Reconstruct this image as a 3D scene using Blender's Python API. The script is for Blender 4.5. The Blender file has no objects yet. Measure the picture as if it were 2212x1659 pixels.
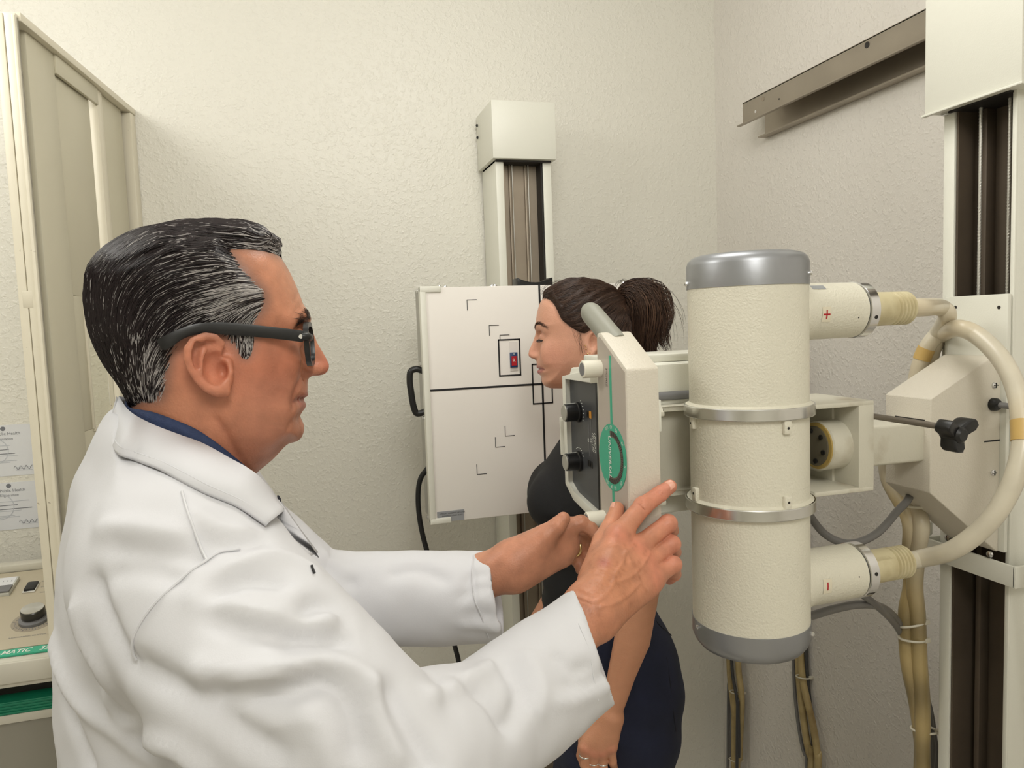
import bpy, bmesh, math, random
import numpy as np
from math import sin, cos, tan, pi, radians, sqrt, atan2
from mathutils import Vector, Matrix

scene = bpy.context.scene
col = scene.collection
random.seed(7)
RNG = np.random.default_rng(7)

# ------------------------------------------------------------------ camera
FPX, CX, CY = 1600.0, 1106.0, 829.5
YAW, PITCH, ROLL = radians(15.8), radians(4.57), radians(2.12)
CAM = np.array([0.0, 0.0, 1.60])
FW = np.array([sin(YAW)*cos(PITCH), cos(YAW)*cos(PITCH), -sin(PITCH)])
R0 = np.array([cos(YAW), -sin(YAW), 0.0])
U0 = np.cross(R0, FW)
RT = R0*cos(ROLL) - U0*sin(ROLL)
UP = np.cross(RT, FW)
cam_data = bpy.data.cameras.new('camera')
cam_data.sensor_width = 36.0
cam_data.lens = FPX/2212.0*36.0
cam_data.clip_start = 0.02
cam = bpy.data.objects.new('camera', cam_data)
col.objects.link(cam)
m = Matrix.Identity(4)
for i in range(3):
    m[i][0], m[i][1], m[i][2], m[i][3] = RT[i], UP[i], -FW[i], CAM[i]
cam.matrix_world = m
scene.camera = cam

# ------------------------------------------------------------------ world, lights, exposure
world = bpy.data.worlds.new('world')
scene.world = world
world.use_nodes = True
world.node_tree.nodes['Background'].inputs[0].default_value = (0.9, 0.93, 1.0, 1)
world.node_tree.nodes['Background'].inputs[1].default_value = 0.05

def lamp(name, loc, radius, power, colr):
    d = bpy.data.lights.new(name, 'POINT')
    d.shadow_soft_size = radius
    d.energy = power; d.color = colr
    o = bpy.data.objects.new(name, d)
    o.location = loc
    col.objects.link(o)
    return o
LAMP_COL = (1.0, 0.985, 0.94)
lamp('ceiling_and_fill_lamp', (-1.00, 1.20, 2.50), 0.20, 19.5, LAMP_COL)      # point lamps standing in for unseen ceiling lights
lamp('ceiling_and_fill_lamp', (0.45, 1.05, 2.55), 0.25, 14, LAMP_COL)
lamp('ceiling_and_fill_lamp', (0.10, -0.65, 2.50), 0.25, 37, LAMP_COL)  # added front fill, no ceiling light known here

scene.view_settings.view_transform = 'Standard'
scene.view_settings.look = 'None'
scene.view_settings.gamma = 1.0
scene.view_settings.use_curve_mapping = False
scene.view_settings.exposure = 0.0

# ------------------------------------------------------------------ pixel helpers (photo measurements -> points in the room)
def ray(x, y):
    return FW + RT*((x-CX)/FPX) - UP*((y-CY)/FPX)
def dep(x, y, d):
    return CAM + ray(x, y)*d
def onp(x, y, ax, v):
    d = ray(x, y)
    return CAM + d*((v-CAM[ax])/d[ax])

# ------------------------------------------------------------------ object helpers
WLOC = {}
def wloc(o):
    return np.array(WLOC[o.name]) if o is not None else np.zeros(3)

def props(o, label=None, cat=None, group=None, kind=None):
    if label: o['label'] = label
    if cat: o['category'] = cat
    if group: o['group'] = group
    if kind: o['kind'] = kind
    return o

def empty(name, loc, label, cat, group=None):
    o = bpy.data.objects.new(name, None)
    o.empty_display_size = 0.05
    col.objects.link(o)
    o.location = tuple(float(v) for v in loc)
    WLOC[o.name] = tuple(float(v) for v in loc)
    return props(o, label, cat, group)

def mesh_obj(name, V, F, mat, parent=None, smooth=False, angle=None, colors=None, center=True):
    V = np.asarray(V, dtype=np.float64).reshape(-1, 3)
    c = (V.min(0)+V.max(0))/2 if center else np.zeros(3)
    me = bpy.data.meshes.new(name)
    if isinstance(F, np.ndarray):
        n = F.shape[1]
        me.vertices.add(len(V)); me.vertices.foreach_set('co', (V-c).astype(np.float32).ravel())
        me.loops.add(F.size); me.loops.foreach_set('vertex_index', F.astype(np.int32).ravel())
        me.polygons.add(len(F))
        me.polygons.foreach_set('loop_start', np.arange(0, F.size, n, dtype=np.int32))
        me.update(calc_edges=True)
    else:
        me.from_pydata([tuple(v) for v in (V-c)], [], F)
        me.update()
    if colors is not None:
        a = me.color_attributes.new('tint', 'FLOAT_COLOR', 'POINT')
        cc = np.ones((len(V), 4), np.float32); cc[:, :colors.shape[1]] = colors
        a.data.foreach_set('color', cc.ravel())
    if smooth:
        me.polygons.foreach_set('use_smooth', [True]*len(me.polygons))
        if angle is not None:
            me.set_sharp_from_angle(angle=radians(angle))
    if mat: me.materials.append(mat)
    o = bpy.data.objects.new(name, me)
    col.objects.link(o)
    o.location = tuple(c - wloc(parent))
    WLOC[o.name] = tuple(c)
    if parent is not None: o.parent = parent
    return o

def bm_obj(name, bm, mat, parent=None, smooth=False, angle=30):
    bmesh.ops.recalc_face_normals(bm, faces=bm.faces[:])
    V = [v.co[:] for v in bm.verts]
    bm.verts.index_update()
    F = [[v.index for v in f.verts] for f in bm.faces]
    bm.free()
    return mesh_obj(name, V, F, mat, parent, smooth, angle)

def bevel(bm, w, seg=2, edges=None):
    if w > 0:
        bmesh.ops.bevel(bm, geom=edges or bm.edges[:], offset=w, segments=seg, affect='EDGES', profile=0.5, clamp_overlap=True)

def bm_box(x0, x1, y0, y1, z0, z1, bm=None):
    bm = bm or bmesh.new()
    vs = [bm.verts.new((x, y, z)) for x in (x0, x1) for y in (y0, y1) for z in (z0, z1)]
    for f in ((0,1,3,2),(4,6,7,5),(0,4,5,1),(2,3,7,6),(0,2,6,4),(1,5,7,3)):
        bm.faces.new([vs[i] for i in f])
    return bm

def box(name, x0, x1, y0, y1, z0, z1, mat, parent=None, bev=0.0, seg=2):
    bm = bm_box(min(x0,x1), max(x0,x1), min(y0,y1), max(y0,y1), min(z0,z1), max(z0,z1))
    bevel(bm, bev, seg)
    return bm_obj(name, bm, mat, parent, smooth=bev > 0)

def obox(name, o, ux, uy, uz, sx, sy, sz, mat, parent=None, bev=0.0, seg=2):
    """box with corner range sx=(a,b) along unit vector ux etc. from origin o"""
    bm = bm_box(sx[0], sx[1], sy[0], sy[1], sz[0], sz[1])
    bevel(bm, bev, seg)
    for v in bm.verts:
        p = np.array(o) + np.array(ux)*v.co[0] + np.array(uy)*v.co[1] + np.array(uz)*v.co[2]
        v.co = p
    return bm_obj(name, bm, mat, parent, smooth=bev > 0)

def prism(name, poly, ext, mat, parent=None, bev=0.0, seg=2):
    """poly: list of 3-D points, ext: extrusion vector"""
    bm = bmesh.new()
    a = [bm.verts.new(tuple(p)) for p in poly]
    b = [bm.verts.new(tuple(np.array(p)+np.array(ext))) for p in poly]
    n = len(poly)
    bm.faces.new(a); bm.faces.new(b[::-1])
    for i in range(n):
        bm.faces.new([a[i], b[i], b[(i+1) % n], a[(i+1) % n]])
    bevel(bm, bev, seg)
    return bm_obj(name, bm, mat, parent, smooth=bev > 0)

def frame_of(d):
    d = np.array(d, float); d /= np.linalg.norm(d)
    a = np.array([0, 0, 1.0]) if abs(d[2]) < 0.9 else np.array([1.0, 0, 0])
    u = np.cross(a, d); u /= np.linalg.norm(u)
    return d, u, np.cross(d, u)

def lathe(name, o, d, prof, mat, parent=None, seg=48, smooth=True, angle=35):
    """prof: list of (radius, distance along d)"""
    d, u, w = frame_of(d)
    V, F = [], []
    rings = []
    for r, h in prof:
        if r < 1e-6:
            rings.append([len(V)]); V.append(np.array(o)+d*h)
        else:
            rings.append(list(range(len(V), len(V)+seg)))
            for k in range(seg):
                t = 2*pi*k/seg
                V.append(np.array(o)+d*h+(u*cos(t)+w*sin(t))*r)
    for a, b in zip(rings[:-1], rings[1:]):
        for k in range(seg):
            k2 = (k+1) % seg
            if len(a) == 1 and len(b) == 1: continue
            if len(a) == 1: F.append([a[0], b[k2], b[k]])
            elif len(b) == 1: F.append([a[k], a[k2], b[0]])
            else: F.append([a[k], a[k2], b[k2], b[k]])
    if len(rings[0]) > 1: F.append(rings[0][::-1])
    if len(rings[-1]) > 1: F.append(rings[-1])
    return mesh_obj(name, V, F, mat, parent, smooth, angle)

def catmull(P, n=10):
    P = [np.array(p, float) for p in P]
    P = [2*P[0]-P[1]] + P + [2*P[-1]-P[-2]]
    out = []
    for i in range(1, len(P)-2):
        a, b, c, d = P[i-1], P[i], P[i+1], P[i+2]
        for k in range(n):
            t = k/n
            out.append(0.5*((2*b)+(c-a)*t+(2*a-5*b+4*c-d)*t*t+(3*b-a-3*c+d)*t**3))
    out.append(P[-2])
    return np.array(out)

def sweep_geo(P, rad, seg=12, flat=None):
    P = np.array(P, float); n = len(P)
    rad = np.broadcast_to(np.array(rad, float), (n,)) if np.ndim(rad) <= 1 and np.size(rad) in (1, n) else np.interp(np.linspace(0, 1, n), np.linspace(0, 1, len(rad)), rad)
    T = np.gradient(P, axis=0); T /= np.linalg.norm(T, axis=1)[:, None]
    _, u, w = frame_of(T[0])
    V = []
    for i in range(n):
        u = u - T[i]*np.dot(u, T[i]); u /= np.linalg.norm(u)
        w = np.cross(T[i], u)
        for k in range(seg):
            t = 2*pi*k/seg
            V.append(P[i]+(u*cos(t)+w*sin(t)*(flat or 1))*rad[i])
    F = []
    for i in range(n-1):
        for k in range(seg):
            k2 = (k+1) % seg
            F.append([i*seg+k, i*seg+k2, (i+1)*seg+k2, (i+1)*seg+k])
    F.append(list(range(seg))[::-1]); F.append([(n-1)*seg+k for k in range(seg)])
    return V, F

def sweep(name, P, rad, mat, parent=None, seg=12, n=8, smooth_path=True):
    if smooth_path and len(P) > 2: P = catmull(P, n)
    V, F = sweep_geo(P, rad, seg)
    return mesh_obj(name, V, F, mat, parent, True, 50)

def set_tint(o, fn):
    me = o.data; n = len(me.vertices)
    co = np.empty(n*3, np.float32); me.vertices.foreach_get('co', co)
    W = co.reshape(-1, 3)+np.array(WLOC[o.name])
    a = me.color_attributes.new('tint', 'FLOAT_COLOR', 'POINT')
    c = np.ones((n, 4), np.float32); c[:, :3] = fn(W)
    a.data.foreach_set('color', c.ravel())

def text(name, s, o, ux, uy, size, mat, parent=None, depth=0.0002, shear=0.0, align='CENTER', fit=None, bold=0.0):
    cu = bpy.data.curves.new(name, 'FONT')
    cu.body = s; cu.size = 1.0; cu.align_x = align; cu.align_y = 'CENTER'; cu.shear = shear
    cu.resolution_u = 3; cu.offset = bold
    to = bpy.data.objects.new(name, cu)
    col.objects.link(to)
    dg = bpy.context.evaluated_depsgraph_get()
    me = bpy.data.meshes.new_from_object(to.evaluated_get(dg))
    bpy.data.objects.remove(to)
    ux, uy = np.array(ux, float), np.array(uy, float)
    uz = np.cross(ux, uy)
    V = np.array([v.co[:] for v in me.vertices])
    F = [list(p.vertices) for p in me.polygons]
    bpy.data.meshes.remove(me)
    if len(V) == 0: return None
    sx = size
    if fit: sx = fit/(V[:, 0].max()-V[:, 0].min())
    W = np.array(o) + V[:, :1]*sx*ux + V[:, 1:2]*size*uy + uz*depth
    return mesh_obj(name, W, F, mat, parent)

# ------------------------------------------------------------------ materials
def srgb(h):
    if isinstance(h, str): h = [int(h[i:i+2], 16) for i in (0, 2, 4)]
    return tuple(((c/255)/12.92 if c/255 <= 0.04045 else ((c/255+0.055)/1.055)**2.4) for c in h)

MATS = {}
def mat(name, colr, rough=0.5, metal=0.0, noise=0.0, nscale=20, bump=0.0, bscale=200, spec=0.5, coord='Object', attr=False, sss=0.0, coat=0.0, aniso=0.0, bdetail=2, emit=None, dirt=None):
    if name in MATS: return MATS[name]
    mt = bpy.data.materials.new(name); mt.use_nodes = True
    nt = mt.node_tree; b = nt.nodes['Principled BSDF']
    N = lambda t: nt.nodes.new(t)
    b.inputs['Roughness'].default_value = rough
    b.inputs['Metallic'].default_value = metal
    b.inputs['Specular IOR Level'].default_value = spec
    if coat: b.inputs['Coat Weight'].default_value = coat
    if aniso: b.inputs['Anisotropic'].default_value = aniso
    c4 = (*colr, 1)
    b.inputs['Base Color'].default_value = c4
    src = None
    tc = N('ShaderNodeTexCoord')
    if attr:
        at = N('ShaderNodeVertexColor'); at.layer_name = 'tint'
        src = at.outputs['Color']
    if noise > 0:
        nz = N('ShaderNodeTexNoise'); nz.inputs['Scale'].default_value = nscale; nz.inputs['Detail'].default_value = 5
        nt.links.new(tc.outputs[coord], nz.inputs['Vector'])
        mr = N('ShaderNodeMapRange'); mr.inputs['From Min'].default_value = 0.3; mr.inputs['From Max'].default_value = 0.7
        mr.inputs['To Min'].default_value = 1-noise; mr.inputs['To Max'].default_value = 1+noise
        nt.links.new(nz.outputs['Fac'], mr.inputs['Value'])
        mx = N('ShaderNodeVectorMath'); mx.operation = 'SCALE'
        if src: nt.links.new(src, mx.inputs[0])
        else: mx.inputs[0].default_value = colr
        nt.links.new(mr.outputs['Result'], mx.inputs['Scale'])
        src = mx.outputs[0]
    if dirt:
        dc, ds, dlo, dhi = dirt
        nz = N('ShaderNodeTexNoise'); nz.inputs['Scale'].default_value = ds; nz.inputs['Detail'].default_value = 6
        nt.links.new(tc.outputs[coord], nz.inputs['Vector'])
        mr = N('ShaderNodeMapRange'); mr.inputs['From Min'].default_value = dlo; mr.inputs['From Max'].default_value = dhi
        nt.links.new(nz.outputs['Fac'], mr.inputs['Value'])
        mx = N('ShaderNodeMix'); mx.data_type = 'RGBA'
        nt.links.new(mr.outputs['Result'], mx.inputs[0])
        if src: nt.links.new(src, mx.inputs[6])
        else: mx.inputs[6].default_value = c4
        mx.inputs[7].default_value = (*dc, 1)
        src = mx.outputs[2]
    if src: nt.links.new(src, b.inputs['Base Color'])
    if bump > 0:
        nz = N('ShaderNodeTexNoise'); nz.inputs['Scale'].default_value = bscale; nz.inputs['Detail'].default_value = bdetail
        nt.links.new(tc.outputs[coord], nz.inputs['Vector'])
        bp = N('ShaderNodeBump'); bp.inputs['Strength'].default_value = bump; bp.inputs['Distance'].default_value = 0.002
        nt.links.new(nz.outputs['Fac'], bp.inputs['Height'])
        nt.links.new(bp.outputs['Normal'], b.inputs['Normal'])
    if sss:
        b.inputs['Subsurface Weight'].default_value = sss
        b.inputs['Subsurface Radius'].default_value = (1.0, 0.35, 0.2)
        b.inputs['Subsurface Scale'].default_value = 0.006
    if emit:
        b.inputs['Emission Color'].default_value = (*emit[0], 1); b.inputs['Emission Strength'].default_value = emit[1]
    MATS[name] = mt
    return mt

def wall_mat(name, colr):
    mt = bpy.data.materials.new(name); mt.use_nodes = True
    nt = mt.node_tree; b = nt.nodes['Principled BSDF']; N = lambda t: nt.nodes.new(t)
    b.inputs['Base Color'].default_value = (*colr, 1)
    b.inputs['Roughness'].default_value = 0.42
    b.inputs['Specular IOR Level'].default_value = 0.5
    tc = N('ShaderNodeTexCoord')
    n1 = N('ShaderNodeTexNoise'); n1.inputs['Scale'].default_value = 92; n1.inputs['Detail'].default_value = 2.5; n1.inputs['Distortion'].default_value = 0.25
    n2 = N('ShaderNodeTexNoise'); n2.inputs['Scale'].default_value = 170; n2.inputs['Detail'].default_value = 2
    r1 = N('ShaderNodeValToRGB'); r1.color_ramp.interpolation = 'EASE'; r1.color_ramp.elements[0].position = 0.46; r1.color_ramp.elements[1].position = 0.74
    r2 = N('ShaderNodeValToRGB'); r2.color_ramp.elements[0].position = 0.50; r2.color_ramp.elements[1].position = 0.75
    for n in (n1, n2): nt.links.new(tc.outputs['Object'], n.inputs['Vector'])
    nt.links.new(n1.outputs['Fac'], r1.inputs['Fac']); nt.links.new(n2.outputs['Fac'], r2.inputs['Fac'])
    ad = N('ShaderNodeMath'); ad.operation = 'MULTIPLY_ADD'; ad.inputs[1].default_value = 0.35
    nt.links.new(r2.outputs['Color'], ad.inputs[0]); nt.links.new(r1.outputs['Color'], ad.inputs[2])
    bp = N('ShaderNodeBump'); bp.inputs['Strength'].default_value = 0.32; bp.inputs['Distance'].default_value = 0.004
    nt.links.new(ad.outputs[0], bp.inputs['Height']); nt.links.new(bp.outputs['Normal'], b.inputs['Normal'])
    return mt

M_WALL = wall_mat('wall_paint', srgb((229, 226, 215)))
M_WALLR = wall_mat('wall_paint_right', srgb((227, 222, 214)))
M_CEIL = mat('ceiling_tile', (0.8, 0.79, 0.76), 0.9, bump=0.2, bscale=90)
M_FLOOR = mat('vinyl_floor', srgb((206, 200, 188)), 0.35, noise=0.08, nscale=8)
M_SHIELD = mat('shield_enamel', srgb((200, 194, 172)), 0.42, noise=0.015, nscale=7, dirt=(srgb((120, 108, 90)), 55, 0.76, 0.80))
M_SHIELD2 = mat('shield_edge_enamel', srgb((221, 214, 194)), 0.4, noise=0.02, nscale=9, dirt=(srgb((130, 116, 96)), 80, 0.72, 0.77))
M_CREAM = mat('wrinkle_enamel_cream', srgb((224, 220, 203)), 0.42, bump=0.5, bscale=330, noise=0.012, nscale=14)
M_WHITE = mat('powder_coat_white', srgb((226, 225, 213)), 0.4, bump=0.12, bscale=420)
M_BEIGE = mat('powder_coat_beige', srgb((216, 209, 194)), 0.42, bump=0.35, bscale=420)
M_GREYB = mat('overlay_grey', srgb((186, 176, 164)), 0.35)
M_YOKE = mat('cast_enamel', srgb((210, 206, 190)), 0.4, bump=0.2, bscale=260, dirt=(srgb((140, 115, 70)), 9, 0.62, 0.85))
M_PANEL = mat('bucky_face', srgb((236, 231, 224)), 0.55, noise=0.02, nscale=3)
M_SILVER = mat('silver_paint', srgb((158, 160, 164)), 0.38, metal=0.75, bump=0.1, bscale=60)
M_ALU = mat('machined_aluminium', (0.72, 0.72, 0.70), 0.25, metal=1.0, noise=0.05, nscale=30)
M_CHROME = mat('chrome', (0.75, 0.75, 0.76), 0.15, metal=1.0)
M_STEEL = mat('brushed_steel', srgb((170, 161, 148)), 0.42, metal=0.8, noise=0.06, nscale=9)
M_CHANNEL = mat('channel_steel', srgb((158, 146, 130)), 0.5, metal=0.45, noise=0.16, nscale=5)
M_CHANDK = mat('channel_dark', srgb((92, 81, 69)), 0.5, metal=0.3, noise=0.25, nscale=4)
M_DARK = mat('dark_recess', srgb((34, 30, 27)), 0.6)
M_BLACK = mat('black_plastic', srgb((20, 20, 21)), 0.35)
M_RUBBER = mat('black_rubber', srgb((24, 24, 25)), 0.5)
M_LINE = mat('black_print', srgb((22, 22, 24)), 0.6)
M_GRIP = mat('grey_grip', srgb((150, 150, 138)), 0.5)
M_GREYP = mat('grey_plastic', srgb((120, 120, 122)), 0.45)
M_CHARC = mat('charcoal_overlay', srgb((66, 68, 71)), 0.35)
M_GREEN = mat('green_print', srgb((58, 172, 138)), 0.4)
M_GREEND = mat('green_trim', srgb((22, 128, 96)), 0.4, noise=0.1, nscale=40)
M_WPRINT = mat('white_print', srgb((232, 236, 228)), 0.5)
M_SCALE = mat('scale_print', srgb((92, 84, 76)), 0.5)
M_RED = mat('red_print', srgb((176, 24, 36)), 0.45)
M_HV = mat('hv_cable', srgb((216, 208, 188)), 0.3, noise=0.03, nscale=20, dirt=(srgb((196, 168, 116)), 7, 0.52, 0.66), coat=0.2)
M_HVD = mat('hv_cable_yellowed', srgb((176, 156, 110)), 0.42, noise=0.12, nscale=25, dirt=(srgb((132, 110, 68)), 12, 0.5, 0.72))
M_HVT = mat('hv_cable_aged', srgb((216, 208, 188)), 0.34, noise=0.07, nscale=22, attr=True, coat=0.15)
M_BOOT = mat('cable_boot', srgb((208, 197, 160)), 0.45, dirt=(srgb((176, 160, 118)), 22, 0.5, 0.8))
M_TAPE = mat('yellowed_tape', srgb((206, 172, 104)), 0.4)
M_CABLEG = mat('grey_cable', srgb((116, 114, 112)), 0.35)
M_TIE = mat('nylon_tie', srgb((206, 200, 182)), 0.4)
M_PAPER = mat('paper', srgb((224, 225, 228)), 0.7)
M_INK = mat('ink', srgb((120, 122, 128)), 0.8)
M_INKL = mat('ink_light', srgb((196, 199, 205)), 0.8)
M_CONSOLE = mat('console_beige', srgb((192, 182, 160)), 0.5, bump=0.05, bscale=300)
M_CONSW = mat('console_trim', srgb((206, 202, 188)), 0.45)
M_CONSD = mat('console_cabinet', srgb((140, 136, 124)), 0.5)
M_BLUE = mat('marker_blue', srgb((36, 62, 104)), 0.35)
M_WIRE = mat('steel_cable', srgb((196, 194, 186)), 0.35, metal=0.55)
M_SEAL = mat('amber_seal', srgb((176, 150, 84)), 0.4)
M_LABEL = mat('label_plate', srgb((150, 152, 154)), 0.4)
mg = bpy.data.materials.new('lead_glass'); mg.use_nodes = True
_b = mg.node_tree.nodes['Principled BSDF']
_b.inputs['Base Color'].default_value = (0.93, 0.92, 0.84, 1); _b.inputs['Roughness'].default_value = 0.03
_b.inputs['Transmission Weight'].default_value = 1.0; _b.inputs['IOR'].default_value = 1.08
M_GLASS = mg

# ------------------------------------------------------------------ the room
YW, XW = 2.20, 1.348
XL, YF, ZC = -2.3, -1.9, 2.76
def structure(o): o['kind'] = 'structure'; return o
structure(box('wall_back', XL-0.1, XW+0.1, YW, YW+0.1, 0, ZC, M_WALL))
structure(box('wall_right', XW, XW+0.1, YF, YW, 0, ZC, M_WALLR))
structure(box('wall_left', XL-0.1, XL, YF, YW, 0, ZC, M_WALL))
structure(box('wall_front', XL-0.1, XW+0.1, YF-0.1, YF, 0, ZC, M_WALL))
structure(box('floor', XL-0.1, XW+0.1, YF-0.1, YW+0.1, -0.1, 0, M_FLOOR))
structure(box('ceiling', XL-0.1, XW+0.1, YF-0.1, YW+0.1, ZC, ZC+0.1, M_CEIL))

# ------------------------------------------------------------------ lead shield partition
SF = np.array([-0.387, 2.198, 0.0]); SN = np.array([-0.462, 1.578, 0.0])
sv = SN-SF; SLEN = np.linalg.norm(sv); sv /= SLEN
sn = np.array([-sv[1], sv[0], 0.0]);  sn = sn if sn[0] > 0 else -sn     # faces the tube side (+X)
UZ = np.array([0, 0, 1.0])
def s_of(px, py):
    d = ray(px, py); t = np.dot(SF+sn*0.0-CAM, sn)/np.dot(d, sn)
    P = CAM+d*t
    return np.dot(P-SF, sv), P[2]
sh = empty('shield_partition', (SF+SN)/2, 'tall beige metal lead shield with ribbed panels standing out from the back wall', 'partition')
def sbox(name, s0, s1, n0, n1, z0, z1, mt, bev=0.0015, parent=None):
    return obox(name, SF, sv, sn, UZ, (s0, s1), (n0, n1), (z0, z1), mt, parent or sh, bev)
ZT = 2.192
sb = [s_of(x, 300)[0] for x in (54, 79, 93, 216, 225, 236, 279, 284)]
# near post with a long slit between two strips
sbox('near_post', SLEN-0.012, SLEN, -0.037, -0.0215, 0.0, ZT+0.004, M_SHIELD2)
sbox('near_post', SLEN-0.012, SLEN, -0.020, 0.0, 0.0, ZT+0.004, M_SHIELD2)
sbox('slit_backing', SLEN-0.0125, SLEN-0.0115, -0.034, -0.008, 0.0, ZT, M_DARK, 0)
zs = s_of(72, 640)[1]
sbox('slit_bridge', SLEN-0.0115, SLEN+0.0004, -0.030, -0.012, zs-0.02, zs+0.012, M_SHIELD2, 0.001)
sbox('edge_strip', sb[0], SLEN-0.012, -0.006, 0.0, 0.0, ZT, M_SHIELD2)
sbox('top_channel', 0.0, SLEN-0.012, -0.036, 0.004, ZT-0.006, ZT+0.010, M_SHIELD2, 0.002)
sbox('bottom_channel', 0.0, SLEN-0.012, -0.036, 0.004, 0.0, 0.05, M_SHIELD2, 0.002)
sbox('far_post', 0.0, sb[7], -0.036, 0.002, 0.05, ZT-0.006, M_SHIELD2, 0.003)
# sheet with a window opening
ws0, wz0 = s_of(219, 925); ws1, _ = s_of(257, 840)
wtop = s_of(196, 640)[1]
wsa, wsb = max(ws0, ws1), min(ws0, ws1)
def sheet(name, s0, s1, n0, n1, mt):
    a, b = min(s0, s1), max(s0, s1)
    sbox(name, a, b, n0, n1, 0.05, ZT-0.006, mt, 0.002)
sheet('recess_strip', sb[1]-0.012, SLEN-0.012, -0.034, -0.030, M_SHIELD)
mid = s_of(142, 300)[0]
sheet('flat_panel', (sb[1]+sb[2])/2, mid, -0.034, -0.010, M_SHIELD)
# middle sheet made around the window
a, b = wsa, wsb
for (s0, s1, z0, z1) in ((b, mid, 0.05, wz0), (b, mid, wtop, ZT-0.006), (a, mid, wz0, wtop)):
    if s1 > s0: sbox('flat_panel', s0, s1, -0.034, -0.016, z0, z1, M_SHIELD, 0.0015)
sbox('filler_strip', sb[4], mid, -0.014, -0.006, ZT-0.045, ZT-0.006, M_SHIELD, 0.001)
for (s0, s1, z0, z1) in ((sb[3]-0.012, sb[3], 0.05, wz0), (sb[5], sb[4], 0.05, ZT-0.006)):
    sbox('rib', min(s0, s1), max(s0, s1), -0.034, -0.009, z0, z1, M_SHIELD2, 0.002)
sheet('flat_panel', sb[6], sb[5], -0.034, -0.015, M_SHIELD)
sheet('groove', sb[7], sb[6], -0.034, -0.028, M_DARK)
fr = sbox('window_frame', b, a, -0.020, -0.012, wz0-0.006, wz0+0.004, M_SHIELD2, 0.001)
sbox('window_frame', a-0.003, a+0.004, -0.020, -0.012, wz0, wtop, M_SHIELD2, 0.001)
sbox('window_frame', b-0.004, b+0.003, -0.020, -0.012, wz0, wtop, M_SHIELD2, 0.001)
sbox('window_frame', b, a, -0.020, -0.012, wtop-0.004, wtop+0.006, M_SHIELD2, 0.001)
sbox('pane', b, a, -0.029, -0.023, wz0, wtop, M_GLASS, 0)
for (px, py) in ((57, 107), (107, 717), (33, 405), (112, 905)):
    s, z = s_of(px, py)
    n0 = -0.030
    lathe('screw', SF+sv*s+sn*n0+UZ*z, sn, [(0.0045, 0), (0.0045, 0.002), (0.003, 0.0042), (0, 0.005)], M_CHROME, sh, 12)

# ------------------------------------------------------------------ certificates on the back wall
def certificate(px_r, z0, z1, label, emblem_seed, lines):
    yb = YW-0.0006
    xr = px_r; xl = xr-0.215
    c = empty('certificate', ((xl+xr)/2, yb, z0), label, 'certificate', 'certificates on the wall')
    W = xr-xl; H = z1-z0
    box('sheet', xl, xr, yb-0.0005, yb+0.0005, z0, z1, M_PAPER, c)
    F = yb-0.0006
    def ln(u0, u1, v, h, mt=M_INK): box('print_line', xl+W*u0, xl+W*u1, F-0.0003, F, z0+H*v-h/2, z0+H*v+h/2, mt, c)
    for (s, v, sz) in lines:
        text('print', s, (xl+W*0.5, F, z0+H*v), (1, 0, 0), (0, 0, 1), sz, M_INK, c)
    for v in (0.60, 0.52, 0.44, 0.40, 0.30, 0.27):
        ln(0.5-random.uniform(0.15, 0.36), 0.5+random.uniform(0.15, 0.36), v, 0.0018, M_INK if v in (0.44, 0.52) else M_INKL)
    # seal outline behind the text and emblem at the top
    V, Fc = [], []
    for k in range(33):
        t = 2*pi*k/32
        for r in (0.033, 0.035): V.append((xl+W*0.5+r*cos(t), F-0.0004, z0+H*0.5+r*sin(t)))
    for k in range(32): Fc.append([2*k, 2*k+1, 2*k+3, 2*k+2])
    mesh_obj('seal', V, Fc, M_INKL, c)
    lathe('emblem', (xl+W*0.62, F, z0+H*0.93), (0, -1, 0), [(0.006, 0), (0.006, 0.0002), (0, 0.0002)], M_INK, c, 10)
    for k in range(3): ln(0.72, 0.9, 0.10+0.03*k, 0.001, M_INKL)
    box('print_block', xl+W*0.08, xl+W*0.24, F-0.0003, F, z0+H*0.05, z0+H*0.16, M_INKL, c)
    P = [np.array([xl+W*(0.70+0.2*t), F-0.0004, z0+H*(0.15+0.04*sin(t*21))]) for t in np.linspace(0, 1, 16)]
    sweep('signature', P, 0.0005, M_INK, c, 5, 2)
certificate(-0.673, 1.255, 1.389, 'upper of two pale certificates on the wall beside the shield', 1, (('Department of Public Health', 0.83, 0.011), ('Certificate of Registration', 0.73, 0.009)))
certificate(-0.6715, 1.113, 1.238, 'lower of two pale certificates on the wall beside the shield', 2, (('Environmental Public Health', 0.83, 0.011), ('Certificate of Registration', 0.73, 0.009)))

# ------------------------------------------------------------------ control console
cn = empty('control_console', (-0.82, 1.8, 0), 'beige control console with sloping dial panel and green trim at the lower left', 'console')
cx0, cx1 = -1.15, -0.500
yb_, yf_, zb_, zf_ = 1.955, 1.615, 1.066, 0.990
def cpt(x, t, lift=0.0):   # point on the sloping panel, t: 0 front .. 1 back
    n = np.array([0, -(zb_-zf_), (yb_-yf_)]); n /= np.linalg.norm(n)
    return np.array([x, yf_+(yb_-yf_)*t, zf_+(zb_-zf_)*t]) + n*lift
cdir = np.array([0, yb_-yf_, zb_-zf_]); CL = np.linalg.norm(cdir); cdir /= CL
cnrm = np.cross(np.array([1, 0, 0]), cdir)
prism('desk', [(cx0, yf_-0.012, zf_-0.004), (cx0, yb_, zb_-0.002), (cx0, yb_+0.05, zb_-0.002), (cx0, yb_+0.05, 0.93), (cx0, yf_-0.012, 0.935)], (cx1-cx0, 0, 0), M_CONSW, cn, 0.004)
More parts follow.
